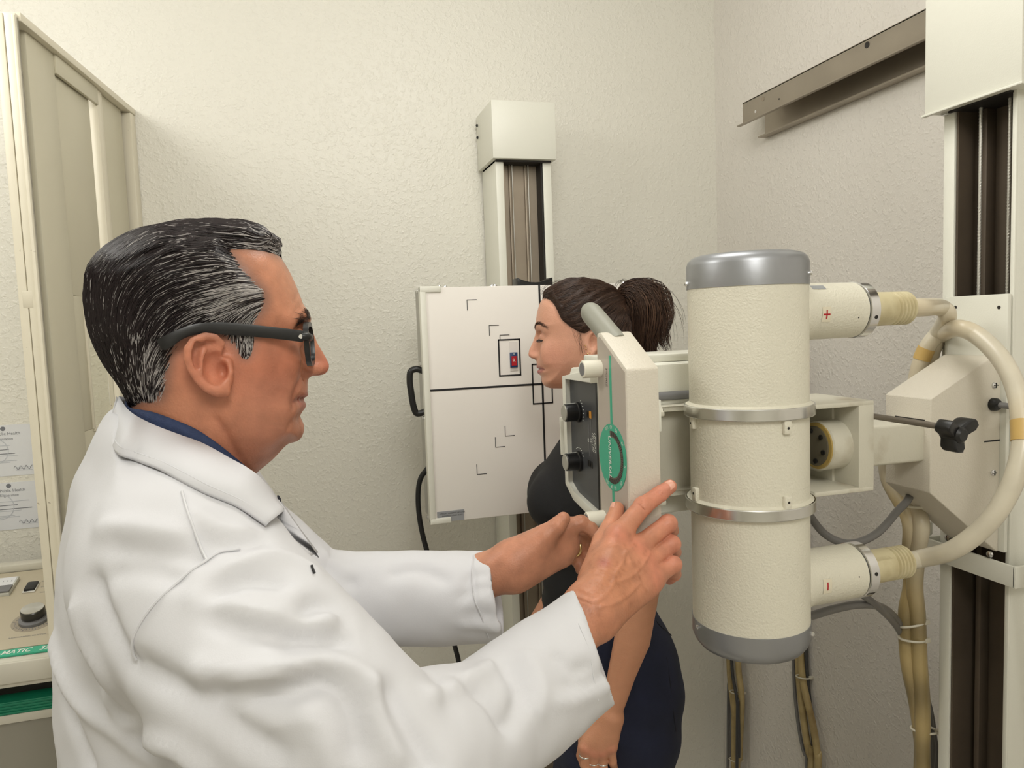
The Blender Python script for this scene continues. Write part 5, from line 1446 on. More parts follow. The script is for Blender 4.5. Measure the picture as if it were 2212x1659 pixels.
rnd = RNG.uniform(0, 1, n_s)
is_pale = rnd < (0.03+0.07*topw+0.75*gm)  # pale strands: real grey, plus highlight streaks painted over the top
Cs = np.where(is_pale[:, None], np.array(srgb((206, 200, 196)))*RNG.uniform(0.55, 1.05, (n_s, 1)), DK*RNG.uniform(0.5, 1.5, (n_s, 1)))
V_, Q_ = strand_mesh(S, np.where(is_pale, 0.00028, 0.00046))
mesh_obj('hair_strands', V_, Q_, M_HAIR_M, hair, True, colors=np.repeat(Cs, 8*3, 0))['kind'] = 'stuff'

# ------------------------------------------------------------------ lab coat
slR = [(SHR+UZ*0.012, 0.082), (dep(560, 1440, 0.595), 0.086), (dep(830, 1690, 0.595), 0.080), (dep(1050, 1570, 0.700), 0.062), (dep(1284, 1388, 0.800), 0.0585)]
slL = [(SHL+UZ*0.012, 0.080), (dep(660, 1300, 0.985), 0.074), (dep(770, 1292, 0.985), 0.062), (dep(1076, 1288, 0.972), 0.0575)]
cufR_d = slR[-1][0]-slR[-2][0]; cufR_d /= np.linalg.norm(cufR_d)
cufR_n = np.cross(np.cross(cufR_d, RT), RT)
def cut(P, p, n): return (P-p)@n
nR = -np.cross(dep(1240, 1272, 0.80)-dep(1325, 1503, 0.80), FW); nR = nR/np.linalg.norm(nR); nR = nR if nR@cufR_d > 0 else -nR
pRc = dep(1284, 1390, 0.80)
nL = RT*0.985+UP*0.17; nL /= np.linalg.norm(nL); pLc = dep(1074, 1288, 0.972)
def f_coat0(P):
    d = f_torso(P, 0.0)
    # skirt below the waist
    sR = chain(P, slR); sL = chain(P, slL)
    fr_ = smin(d, sR, 0.045)
    return smin(fr_, sL, 0.03)
def f_coat(P):
    d = f_torso(P, 0.0)
    sR = chain(P, slR[:-1]+[(slR[-1][0]+cufR_d*0.10, 0.0595)]); sL = chain(P, slL[:-1]+[(slL[-1][0]+RT*0.10, 0.058)])
    sR = smax(sR, cut(P, pRc, nR), 0.002); sL = smax(sL, cut(P, pLc, nL), 0.002)
    # hollow cuffs
    sR = smax(sR, -chain(P, [(slR[-2][0]*0.45+slR[-1][0]*0.55, 0.050), (slR[-1][0]+cufR_d*0.12, 0.0565)]), 0.001)
    sL = smax(sL, -chain(P, [(slL[-2][0]*0.4+slL[-1][0]*0.6, 0.048), (slL[-1][0]+RT*0.12, 0.055)]), 0.001)
    d = smin(d, sR, 0.045)
    d = smin(d, sL, 0.03)
    # neck opening
    return smax(d, -chain(P, [(HM.px(430, 900, 0), 0.075), (BM.px(400, 990, 0), 0.068), (BM.px(470, 1060, 0), 0.05)]), 0.012)
def f_coat_c(P):
    return np.maximum(f_coat(P), 0.90-P[:, 2]) if False else f_coat(P)
Vc, Qc = nets(lambda P: smax(f_coat(P), 0.62-P[:, 2], 0.004), (-0.42, 0.30, 0.55), (0.30, 1.22, 1.56), 0.0046)
# folds: ridges (+) and valleys (-) traced on the cloth
folds = [
 (-5.0, 30, [(470,1335),(540,1362),(600,1372),(660,1352)]), (4.0, 26, [(430,1290),(520,1320),(600,1330)]),
 (-5.5, 26, [(455,1290),(500,1262),(540,1245),(600,1250)]), (4.0, 22, [(500,1230),(560,1200),(620,1205),(680,1235)]),
 (-6.0, 24, [(668,1310),(690,1300),(720,1310),(740,1330)]), (5.0, 22, [(640,1350),(690,1345),(735,1325)]),
 (-6.0, 22, [(620,1400),(650,1385),(700,1380),(750,1385)]), (5.0, 28, [(590,1440),(660,1430),(740,1440),(800,1470)]),
 (-7.0, 30, [(470,1500),(560,1508),(640,1495),(690,1470)]), (5.0, 34, [(430,1450),(520,1460),(600,1450)]),
 (-6.0, 34, [(300,1440),(400,1500),(500,1570),(600,1630)]), (6.0, 26, [(240,1500),(290,1560),(360,1610),(440,1659)]),
 (-6.0, 26, [(200,1260),(225,1330),(260,1400),(275,1440)]), (5.0, 24, [(170,1310),(190,1380),(230,1450),(280,1520)]),
 (5.0, 22, [(118,1390),(140,1460),(200,1540),(270,1590),(340,1640)]), (-5.0, 22, [(135,1490),(160,1570),(190,1659)]),
 (-3.5, 26, [(250,1180),(320,1190),(400,1195),(440,1205)]), (3.5, 30, [(220,1140),(300,1140),(390,1160)]),
 (-3.5, 24, [(240,1240),(310,1230),(380,1250)]), (3.0, 24, [(420,1110),(470,1140),(530,1150)]), (-3.0, 20, [(430,1160),(490,1180),(560,1170)]),
 (-5.0, 26, [(845,1490),(870,1540),(905,1600),(940,1659)]), (5.0, 24, [(800,1490),(820,1560),(860,1640)]),
 (-4.5, 22, [(1000,1480),(1040,1500),(1090,1560)]), (4.5, 22, [(930,1500),(990,1480),(1060,1440)]),
 (-4.0, 22, [(1090,1440),(1120,1500),(1105,1570)]), (3.5, 20, [(1140,1420),(1170,1480),(1160,1540)]), (-3.5, 16, [(1200,1420),(1235,1450),(1270,1440)]),
 (-3.0, 14, [(1230,1480),(1270,1480),(1310,1450)]), (3.0, 14, [(1200,1520),(1250,1510),(1310,1485)]),
 (-5.0, 24, [(720,1470),(760,1540),(770,1620)]), (4.0, 30, [(660,1540),(700,1600),(720,1659)]),
 (5.0, 16, [(790,1345),(900,1318),(1000,1296),(1058,1290)]), (-4.0, 16, [(800,1360),(900,1338),(1000,1318),(1060,1310)]),
 (-3.5, 16, [(720,1230),(760,1260),(770,1320)]), (3.5, 16, [(700,1200),(740,1240),(745,1300)]), (-3.0, 14, [(1010,1255),(1030,1240),(1062,1240)]), (-3.0, 14, [(1000,1290),(1030,1270),(1060,1268)]),
 (-3.0, 14, [(1010,1335),(1040,1330),(1085,1340)]), (3.0, 14, [(1000,1350),(1040,1350),(1088,1362)]), (-3.0, 18, [(850,1240),(900,1230),(960,1250)]),
]
Nc = vnormals(Vc, Qc)
disp = np.zeros(len(Vc))
for amp, w_, P_ in folds:
    pts = [march(f_coat0, x, y, 0.38, 1.15, 260) for x, y in P_]
    ok = [pts[0]]
    for q in pts[1:]:
        if np.linalg.norm(q-ok[-1]) < 0.14: ok.append(q)
    if len(ok) < 2: continue
    dm = np.mean([(q-CAM)@FW for q in ok])
    W3 = catmull(ok, 4) if len(ok) > 2 else np.array(ok)
    dd = poly_dist(Vc, W3); disp += amp*1.95e-3*np.exp(-(dd/(0.82*w_*dm/FPX))**2)
def vnoise(V, s):
    return np.sin(V[:, 0]*s+1.3*np.sin(V[:, 1]*s*0.8+0.5))*np.sin(V[:, 2]*s*1.1+1.1*np.sin(V[:, 0]*s*0.7))
disp += 0.0016*vnoise(Vc, 38)+0.0006*vnoise(Vc, 110)
Ed = np.unique(np.sort(np.concatenate([Qc[:, [0, 1]], Qc[:, [1, 2]], Qc[:, [2, 3]], Qc[:, [3, 0]]]), axis=1), axis=0)
cnt_ = np.bincount(Ed.ravel(), minlength=len(Vc))
for _ in range(5):
    sm_ = np.bincount(Ed[:, 0], disp[Ed[:, 1]], len(Vc))+np.bincount(Ed[:, 1], disp[Ed[:, 0]], len(Vc))
    disp = 0.5*disp+0.5*sm_/np.maximum(cnt_, 1)
Vc = Vc+Nc*disp[:, None]
coat = mesh_obj('lab_coat', Vc, Qc, M_COAT, man, True)
coat['label'] = 'white cotton lab coat'
def f_coatd(P): return f_coat0(P)
def seam(px, r=0.0012, lift=0.0008, mt2=M_COAT, nm='seam', n=8):
    pts = catmull([march(f_coat0, x, y, 0.38, 1.2, 300) for x, y in px], n)
    from_v = []
    for p in pts:      # settle on the folded cloth
        i = np.argmin(((Vc-p)**2).sum(1)); from_v.append(p+Nc[i]*(disp[i]+lift))
    from_v = np.array(from_v)
    for _ in range(6): from_v[1:-1] = 0.25*from_v[:-2]+0.5*from_v[1:-1]+0.25*from_v[2:]
    return sweep(nm, from_v, r, mt2, coat, 6, 1, smooth_path=False)
seam([(393, 1065), (405, 1110), (425, 1160), (446, 1205)])
seam([(446, 1205), (400, 1240), (350, 1290), (310, 1340), (282, 1400), (278, 1430)])
seam([(446, 1205), (480, 1185), (520, 1182)], 0.0010)

# collar of the coat: folded band around the neck
def band(rows, mt2, nm, parent, thick=0.0016, n=6):
    R = [catmull(r_, n) for r_ in rows]
    m_ = len(R[0]); V = np.concatenate(R); F = []
    for i in range(len(R)-1):
        for j in range(m_-1): F.append([i*m_+j, i*m_+j+1, (i+1)*m_+j+1, (i+1)*m_+j])
    o = mesh_obj(nm, V, F, mt2, parent, True)
    md = o.modifiers.new('thickness', 'SOLIDIFY'); md.thickness = thick; md.offset = 0
    return o
def sym(rows_near):
    """near-side rows given as (px, py, l); mirrored to the far side through the mid-plane"""
    out = []
    for r_ in rows_near:
        near_ = [BM.px(x, y, l) for x, y, l in r_]
        far_ = []
        for p in near_[::-1]:
            q = p-BM.c; ll = q@BM.l
            far_.append(p-2*ll*BM.l)
        mid_ = []
        out.append(near_[::-1]+[p for p in near_ and [p-2*((p-BM.c)@BM.l)*BM.l for p in near_]][1:])
    return out
inner = [(266,884,-0.004),(284,903,-0.034),(330,921,-0.060),(385,945,-0.068),(430,966,-0.066),(483,1002,-0.055),(542,1042,-0.036),(600,1098,-0.020)]
crest = [(258,892,-0.004),(274,914,-0.042),(318,937,-0.070),(378,962,-0.079),(424,982,-0.077),(478,1016,-0.066),(540,1056,-0.047),(600,1110,-0.030)]
mid_r = [(247,922,-0.004),(260,950,-0.050),(305,972,-0.084),(364,996,-0.096),(412,1016,-0.094),(466,1048,-0.082),(530,1084,-0.064),(592,1124,-0.040)]
outer = [(238,950,-0.004),(252,977,-0.056),(295,999,-0.096),(346,1018,-0.108),(392,1043,-0.108),(444,1069,-0.097),(512,1098,-0.078),(573,1139,-0.054)]
under = [(243,958,-0.004),(257,985,-0.054),(298,1006,-0.092),(348,1026,-0.103),(392,1049,-0.103),(444,1076,-0.092),(512,1106,-0.073),(571,1145,-0.050)]
def coat_lift(row, lift):
    out = []
    for x, y, l in row:
        p = march(f_coat0, x, y, 0.40, 1.0, 500); g = grad(f_coat0, p[None], 0.004)[0]
        out.append(p-g*f_coat0(p[None])[0]+g*lift)
    return out
def mirror(rows):
    return [[p-2*((p-BM.c)@BM.l)*BM.l for p in r_[::-1]]+r_ for r_ in rows]
R_out = coat_lift(outer, 0.0045); R_mid = coat_lift(mid_r, 0.0105); R_cr = coat_lift(crest, 0.0125)
def neck_lift(row, lift):
    out = []
    for x, y, l in row:
        p = march(f_head_smooth, x, y, 0.55, 0.95, 400); g = grad(f_head_smooth, p[None], 0.004)[0]
        out.append(p-g*f_head_smooth(p[None])[0]+g*lift)
    return out
R_in = neck_lift(inner, 0.0095)
for R_ in (R_out, R_mid, R_cr, R_in):       # the band closes behind the neck on the mid-plane
    R_[0] = R_[0]-BM.l*((R_[0]-BM.c)@BM.l+0.004)
R_un = coat_lift(outer, 0.0015)
R_un[0] = R_un[0]-BM.l*((R_un[0]-BM.c)@BM.l+0.004)
band(mirror([R_in, R_cr, R_mid, R_out, R_un]), M_COAT, 'collar', coat, 0.0022)
sweep('seam', [a_*0.72+b_*0.28+(a_-c_)*0.0+toC*0.0012 for a_, b_, c_ in zip(R_out, R_mid, R_cr)], 0.0007, M_COAT, coat, 6, 6)
# hems of the two cuffs
seam([(1212, 1288), (1243, 1338), (1268, 1398), (1284, 1455), (1290, 1512)], 0.0008, 0.0010, nm='cuff_hem')
seam([(1022, 1200), (1020, 1240), (1024, 1290), (1040, 1330), (1056, 1378)], 0.0008, 0.0010, nm='cuff_hem')
# lapel edge and front placket
lap = [[BM.px(600, 1112, -0.030), BM.px(612, 1150, -0.045), BM.px(640, 1195, -0.055), BM.px(690, 1262, -0.060)], [BM.px(602, 1122, -0.048), BM.px(618, 1172, -0.070), BM.px(650, 1205, -0.078), BM.px(694, 1268, -0.070)]]
band(lap, M_COAT, 'lapel', coat, 0.002)
farl = [[BM.px(556, 1050, -0.004), BM.px(590, 1096, -0.014), BM.px(622, 1142, -0.024), BM.px(664, 1204, -0.034)], [BM.px(572, 1046, 0.045), BM.px(608, 1086, 0.05), BM.px(644, 1138, 0.045), BM.px(686, 1194, 0.03)]]
band(farl, M_COAT, 'lapel', coat, 0.002)
p_ = march(f_coat0, 671, 1238, 0.4, 1.0); seam([(666, 1232), (671, 1238), (675, 1244)], 0.0011, 0.0012, M_LINE, 'buttonhole', 2)
# cuff hems
def hem(fn_pts, nm='cuff_hem'):
    pass
# shirt
s_in = [(272,868,-0.004),(286,880,-0.034),(330,888,-0.058),(385,908,-0.066),(430,930,-0.064),(485,968,-0.053),(540,1018,-0.030),(572,1060,-0.008)]
s_mid = [(270,880,-0.004),(284,890,-0.036),(328,902,-0.061),(385,926,-0.069),(430,948,-0.067),(485,985,-0.056),(542,1034,-0.034),(578,1075,-0.012)]
s_out = [(266,905,-0.004),(282,918,-0.038),(326,938,-0.064),(382,962,-0.072),(428,985,-0.070),(484,1022,-0.059),(545,1070,-0.038),(600,1120,-0.018)]
S_ = [neck_lift(s_in, 0.0022), neck_lift(s_mid, 0.0042), neck_lift(s_out, 0.0058)]
for R_ in S_: R_[0] = R_[0]-BM.l*((R_[0]-BM.c)@BM.l+0.004)
shirt = band(mirror(S_), M_SHIRT, 'shirt_collar', man, 0.002)
shirt['label'] = 'dark navy shirt collar'
band([[BM.px(552, 1044, -0.020), BM.px(580, 1066, -0.012), BM.px(604, 1078, 0.0), BM.px(600, 1070, 0.02)], [BM.px(560, 1062, -0.030), BM.px(590, 1092, -0.024), BM.px(608, 1116, -0.012), BM.px(610, 1110, 0.02)]], M_NAVY, 'shirt_front', man, 0.002)
band([[BM.px(545, 1035, -0.03), BM.px(560, 1040, 0.0), BM.px(556, 1034, 0.03)], [BM.px(590, 1110, -0.035), BM.px(606, 1122, 0.0), BM.px(600, 1105, 0.03)]], M_NAVY, 'shirt_front', man, 0.002)
lathe('shirt_button', BM.px(580, 1083, -0.024), -BM.l, [(0.004, 0), (0.004, 0.002), (0, 0.002)], M_WPRINT, shirt, 12)
# trousers and shoes
def f_trs(P):
    d = f_torso(P, -0.006)
    d = np.maximum(d, P[:, 2]-1.0)
    for a, b, c, e in legs: d = smin(d, chain(P, [(a, 0.098), (b, 0.074), (c-UZ*0.02, 0.062)]), 0.03)
    return smax(d, 0.055-P[:, 2], 0.004)
V_, Q_ = nets(f_trs, (-0.40, 0.42, 0.03), (0.28, 1.15, 1.02), 0.010, project=False)
mesh_obj('trousers', V_, Q_, M_NAVY, man, True)
for a, b, c, e in legs:
    fs = lambda P: smax(smin(rcone(P, c-UZ*0.015, e, 0.046, 0.040), ellip(P, (c+e)/2-UZ*0.01, BM.axes(), (0.13, 0.045, 0.045)), 0.02), 0.002-P[:, 2], 0.003)
    V_, Q_ = nets(fs, np.minimum(c, e)-0.09, np.maximum(c, e)+0.07, 0.006)
    mesh_obj('shoe', V_, Q_, M_SHOE, man, True)

# ------------------------------------------------------------------ eyeglasses
gl = empty('eyeglasses', npx(660, 740, 0), 'black thick-framed eyeglasses worn by the man', 'glasses')
for s in (-1, 1):
    def gp(x, y, l):
        p = npx(x, y, -abs(l)); q = p-HM.c
        return HM.pt(q@HM.f, s*abs(l), q[2])
    P = catmull([gp(346, 747, 0.087), gp(362, 738, 0.0885), gp(390, 722, 0.0885), gp(425, 711, 0.087), gp(470, 709, 0.083), gp(530, 713, 0.0795), (gp(600, 720, 0.0765)), gp(655, 727, 0.0735)], 6)
    n_ = len(P); hgt = np.interp(np.linspace(0, 1, n_), [0, 0.04, 0.12, 0.3, 0.45, 0.6, 0.8, 1.0], [0.0035, 0.0062, 0.0060, 0.0046, 0.0050, 0.0058, 0.0056, 0.0056])
    V, F = [], []
    T = np.gradient(P, axis=0); T /= np.linalg.norm(T, axis=1)[:, None]
    for i in range(n_):
        sd = np.cross(T[i], UZ); sd /= np.linalg.norm(sd); up = np.cross(sd, T[i])
        for a, b in ((1, .75), (.75, 1), (-.75, 1), (-1, .75), (-1, -.75), (-.75, -1), (.75, -1), (1, -.75)): V.append(P[i]+up*hgt[i]*a+sd*0.0019*b)
    for i in range(n_-1):
        for k in range(8): F.append([i*8+k, i*8+(k+1) % 8, (i+1)*8+(k+1) % 8, (i+1)*8+k])
    F += [list(range(8)), [(n_-1)*8+k for k in range(8)][::-1]]
    tm_ = mesh_obj('temple', V, F, M_BLACK, gl, True, 40)
    c = gp(650, 727, 0.0757); lathe('hinge_stud', c, HM.l*s, [(0.0022, 0), (0.0022, 0.0006), (0, 0.0006)], M_CHROME, tm_, 12)
    # rim: rounded-square loop, slightly wrapped
    cc = npx(668, 743, -0.036); q = cc-HM.c; cu_, cv_ = q@HM.f, q[2]
    loop = []
    for t in np.linspace(0, 2*pi, 41)[:-1]:
        ct, st_ = cos(t), sin(t); e = 2/3.0
        x = 0.0265*np.sign(ct)*abs(ct)**e; y = 0.0205*np.sign(st_)*abs(st_)**e
        x *= 1+0.06*(st_ > 0)
        ll = 0.036+x
        loop.append(HM.pt(cu_-0.18*(ll-0.036)-0.0005*y/0.02, s*ll, cv_+y))
    loop = np.array(loop)
    V, F = [], []
    for i in range(40):
        tg = loop[(i+1) % 40]-loop[i-1]; tg /= np.linalg.norm(tg); nn = np.cross(tg, HM.f); nn /= np.linalg.norm(nn)
        for a, b in ((-1, -1), (1, -1), (1, 1), (-1, 1)): V.append(loop[i]+HM.f*0.0026*a+nn*0.0024*b)
    for i in range(40):
        for k in range(4): F.append([i*4+k, i*4+(k+1) % 4, ((i+1) % 40)*4+(k+1) % 4, ((i+1) % 40)*4+k])
    mesh_obj('rim', V, F, M_BLACK, gl, True, 40)
    Vn = [p-HM.f*0.0006 for p in loop]+[p+HM.f*0.0006 for p in loop]
    Fn = [list(range(40)), list(range(40, 80))[::-1]]+[[i, (i+1) % 40, 40+(i+1) % 40, 40+i] for i in range(40)]
    mesh_obj('lens', Vn, Fn, M_LENS, gl)
    # end piece from hinge to rim
    sweep('end_piece', [gp(652, 727, 0.0745), gp(662, 727, 0.0735), gp(667, 728, 0.066), gp(668, 729, 0.062)], 0.0042, M_BLACK, gl, 8, 4)
sweep('bridge', [HM.pt(cu_+0.001, -0.011, cv_+0.006), HM.pt(cu_+0.005, 0, cv_+0.009), HM.pt(cu_+0.001, 0.011, cv_+0.006)], 0.0026, M_BLACK, gl, 8, 5)

# ================================================================== the woman in front of the cassette holder
WM = Plane(dep(1250, 720, 1.520), -72.5)
wpx = lambda x, y, l=0.0: WM.px(x, y, l)
wom = empty('person', (WM.c[0], WM.c[1], 0.0), 'person with a dark ponytail in a black sleeveless top standing in profile', 'person')
whead_px = [(1172,646),(1165,658),(1159.5,679),(1157.5,695),(1157,706),(1160.5,717),(1163,726),(1164,742),(1164,756),(1163,766),(1160,775),(1159.2,785),(1160.5,791),(1162,794.5),(1163.5,797),(1163,800),(1163,803.5),(1165,808),(1169.5,814),(1170.5,824),(1175.5,832.5),(1190,838.5),(1222,840),(1243,852),(1250,880),(1246,930),(1240,1000),(1360,1000),(1352,930),(1346,870),(1343,825),(1350,785),(1357,745),(1356,702),(1347,662),(1330,634),(1300,615),(1255,607),(1225,610),(1200,620),(1182,633)]
WPOLY = poly_sdf_grid(smooth_poly([WM.uv(*p) for p in whead_px], 4))
whair_px = [(1170,646),(1184,650),(1197,668),(1207,690),(1222,704),(1240,716),(1258,722),(1272,714),(1286,716),(1296,735),(1300,770),(1315,800),(1335,812),(1400,812),(1420,560),(1150,560),(1160,630)]
WHAIRP = poly_sdf_grid(smooth_poly([WM.uv(*p) for p in whair_px], 3))
def f_whead0(P):
    u, l, v = WM.loc(P)
    d2 = samp(WPOLY, u, v)
    Wm = 0.0715-0.009*ss(-v, 0.02, 0.09)-0.006*ss(u, 0.04, 0.09)-0.010*ss(-v, 0.09, 0.14)
    return inflate(d2, l, Wm, 0.066-0.022*ss(u, 0.02, 0.08))
def f_whead(P):
    d = f_whead0(P)
    u, l, v = WM.loc(P); A = WM.axes(); la = np.abs(l)
    Ps = WM.c+np.outer(u, WM.f)+np.outer(la, WM.l)+np.outer(v, UZ)
    d = smin(d, chain(Ps, [(wpx(1164, 708, 0.008), 0.006), (wpx(1169, 707, 0.026), 0.006), (wpx(1183, 712, 0.046), 0.005)]), 0.012)
    d = smax(d, -ellip(Ps, wpx(1163, 727, 0.030), A, (0.012, 0.017, 0.009)), 0.010)
    d = smin(d, ellip(Ps, wpx(1178, 729, 0.030), A, (0.0125, 0.0145, 0.0105)), 0.004)
    d = smax(d, -chain(Ps, [(wpx(1166, 734, 0.020), 0.0007), (wpx(1167.5, 736, 0.031), 0.0008), (wpx(1182, 733, 0.043), 0.0007)]), 0.002)
    d = smax(d, -chain(Ps, [(wpx(1166, 718, 0.018), 0.0006), (wpx(1170, 716, 0.033), 0.0008), (wpx(1184, 721, 0.046), 0.0006)]), 0.003)
    d = smin(d, ellip(Ps, wpx(1196, 762, 0.044), A, (0.022, 0.010, 0.018)), 0.022)
    nose = chain(P, [(wpx(1163, 722), 0.0056), (wpx(1156.5, 742), 0.0060), (wpx(1150, 758), 0.0068), (wpx(1149.5, 765), 0.0078)])
    nose = smin(nose, chain(Ps, [(wpx(1152, 769, 0.006), 0.0052), (wpx(1158, 769, 0.0095), 0.0054), (wpx(1164, 768, 0.0115), 0.0040)]), 0.005)
    nose = smin(nose, chain(P, [(wpx(1166, 738), 0.0075), (wpx(1162, 757), 0.0085), (wpx(1160, 768), 0.0085)]), 0.005)
    d = smin(d, nose, 0.007)
    d = smax(d, -ellip(Ps, wpx(1153.5, 774.5, 0.0055), A, (0.0048, 0.0026, 0.0026)), 0.0015)
    d = smin(d, chain(Ps, [(wpx(1163, 792, 0), 0.0036), (wpx(1164.5, 793, 0.008), 0.0033), (wpx(1172, 797, 0.020), 0.0014)]), 0.003)
    d = smin(d, chain(Ps, [(wpx(1165, 803, 0), 0.0042), (wpx(1166.5, 802.5, 0.009), 0.0038), (wpx(1173, 799, 0.019), 0.0016)]), 0.003)
    d = smax(d, -chain(Ps, [(wpx(1161, 797.3, 0), 0.0012), (wpx(1165, 797.5, 0.010), 0.0012), (wpx(1174, 799, 0.0215), 0.0008)]), 0.0015)
    # ear
    ep = lambda cx_, cy_, l: wpx(1100+cx_/4.879, 560+cy_/4.879, l)
    e = chain(Ps, [(ep(885, 860, 0.074), 0.0110), (ep(868, 950, 0.073), 0.0085), (ep(845, 1010, 0.070), 0.0065)])
    hx = chain(Ps, [(ep(838, 860, 0.071), 0.0022), (ep(850, 800, 0.076), 0.0026), (ep(885, 765, 0.080), 0.0030), (ep(930, 785, 0.083), 0.0032), (ep(945, 860, 0.083), 0.0032), (ep(925, 940, 0.080), 0.0032), (ep(885, 1000, 0.076), 0.0040), (ep(845, 1015, 0.072), 0.0040)])
    slab = np.abs(l_abs(P)-0.073-0.10*((Ps-ep(880, 880, 0.07))@-WM.f))-0.0045
    e = smin(smax(e, slab, 0.003), hx, 0.004)
    e = smax(e, -ellip(Ps, ep(880, 880, 0.080), A, (0.0075, 0.0085, 0.0125)), 0.003)
    e = smin(e, chain(Ps, [(ep(825, 880, 0.069), 0.0035), (ep(822, 920, 0.070), 0.0042)]), 0.004)
    return smin(d, e, 0.005)
def l_abs(P): return np.abs((P-WM.c)@WM.l)

def wpt(u, l, z): return np.array([WM.c[0], WM.c[1], 0])+WM.f*u+WM.l*l+UZ*z
WSH = wpx(1345, 985, 0.135)
wtorso_px = [(1255,905),(1232,925),(1205,965),(1172,1015),(1149,1055),(1143,1078),(1148,1100),(1163,1122),(1172,1155),(1176,1205),(1178,1260),(1174,1300),(1178,1345),(1190,1430),(1205,1560),(1215,1700),(1425,1700),(1452,1620),(1464,1550),(1469,1490),(1465,1430),(1446,1375),(1413,1318),(1390,1270),(1376,1220),(1372,1160),(1378,1090),(1384,1030),(1374,975),(1350,925)]
WTP = poly_sdf_grid(smooth_poly([WM.uv(*p) for p in wtorso_px], 3), 0.003, 0.2)
zw = lambda y: wpx(1300, y)[2]
def f_wtorso(P):
    u, l, v = WM.loc(P); z = P[:, 2]
    W = 0.150-0.030*np.exp(-((z-zw(1215))/0.09)**2)+0.018*ss(zw(1300)-z, 0.0, 0.15)
    d = inflate(samp(WTP, u, v), l, W, 0.105)
    la = np.abs(l); Ps = WM.c+np.outer(u, WM.f)+np.outer(la, WM.l)+np.outer(v, UZ)
    d = smin(d, chain(Ps, [(wpx(1320, 925, 0.02), 0.042), (wpx(1340, 960, 0.09), 0.040), (WSH, 0.043)]), 0.05)
    d = smin(d, ellip(Ps, wpx(1183, 1078, 0.060), WM.axes(), (0.030, 0.042, 0.040)), 0.03)
    return d
Wel = wpx(1385, 1265, 0.190); Wwr = wpx(1328, 1512, 0.195)
warm = [(WSH, 0.041), (wpx(1370, 1130, 0.170), 0.038), (Wel, 0.0345), (wpx(1366, 1380, 0.192), 0.0330), (wpx(1343, 1455, 0.194), 0.0255), (Wwr, 0.0215), (wpx(1318, 1535, 0.195), 0.0215)]
kx = [(1263, 1614), (1281, 1622), (1301, 1622), (1321, 1612)]
kn_ = [wpx(x, y, 0.208) for x, y in kx]
wf = []
for i, (x, y) in enumerate(kx):
    L_ = (52, 56, 52, 42)[i]; r_ = (0.0088, 0.0090, 0.0086, 0.0078)[i]
    wf.append([(kn_[i], r_+0.0006), (wpx(x+2, y+L_*0.78, 0.205), r_), (wpx(x+6, y+L_*1.15, 0.180), r_*0.9), (wpx(x+10, y+L_*1.0, 0.160), r_*0.82)])
wth = [(wpx(1290, 1560, 0.185), 0.0125), (wpx(1262, 1600, 0.165), 0.0110), (wpx(1256, 1632, 0.160), 0.0095), (wpx(1262, 1655, 0.162), 0.0080)]
wpalm = [(wpx(1312, 1552, 0.195), 0.0185, kn_[0], 0.0115), (wpx(1314, 1552, 0.197), 0.0185, kn_[1], 0.0118), (wpx(1318, 1552, 0.197), 0.0185, kn_[2], 0.0115), (wpx(1322, 1552, 0.195), 0.018, kn_[3], 0.0108), (wpx(1275, 1590, 0.194), 0.0145, wpx(1315, 1590, 0.194), 0.0145)]
_fw = hand_field(warm, wpalm, wf, wth, 0.007)
def f_warm(P):
    d = _fw(P)
    for c in kn_: d = smin(d, np.linalg.norm(P-(c+WM.l*0.005), axis=1)-0.0062, 0.006)
    return d
farm = [(WM.pt((WSH-WM.c)@WM.f, -0.135, WSH[2]-WM.c[2]), 0.041), (wpx(1240, 1225, -0.20), 0.034), (wpx(1182, 1320, -0.17), 0.028), (wpx(1120, 1410, -0.15), 0.022), (wpx(1100, 1470, -0.14), 0.024), (wpx(1095, 1530, -0.14), 0.014)]
def f_wtrunk(P):
    d = smin(f_wtorso(P)+0.010, np.minimum(f_warm_s(P)+0.001, chain(P, farm)), 0.02)
    for s in (-1, 1):
        d = smin(d, chain(P, [(wpt(-0.06, s*0.075, 0.80), 0.070), (wpt(-0.03, s*0.080, 0.48), 0.050), (wpt(-0.06, s*0.080, 0.09), 0.036)]), 0.04)
        d = smin(d, rcone(P, wpt(-0.06, s*0.080, 0.05), wpt(0.10, s*0.09, 0.03), 0.034, 0.028), 0.02)
    return d
def f_warm_s(P): return chain(P, warm)
hl = WM.pt(-0.13, -0.105, -0.20); hh = WM.pt(0.135, 0.105, 0.13)
lo_ = np.minimum(hl, hh)-0.03; hi_ = np.maximum(hl, hh)+0.03
f_wh = lambda P: smin(f_whead(P), f_wtorso(P), 0.03)
Vh, Qh = nets(f_wh, lo_, hi_, 0.0022)
lo_, hi_ = bounds(wf+[wth]+[warm[2:]], 0.045)
Va, Qa = nets(f_warm, lo_, hi_, 0.0021)
Vt, Qt = nets(f_wtrunk, (0.10, 1.05, 0.0), (0.95, 1.80, 1.50), 0.010, project=False)
WB = np.array(srgb((212, 158, 132)))
Ch = np.tile(WB, (len(Vh), 1)); u, l, v = WM.loc(Vh)
Ch = blend(Ch, 0.45*near(Vh, wpx(1195, 770, 0.055), 0.035), srgb((214, 146, 124)))
Ch = blend(Ch, 0.5*near(Vh, wpx(1146, 767), 0.012), srgb((212, 140, 118)))
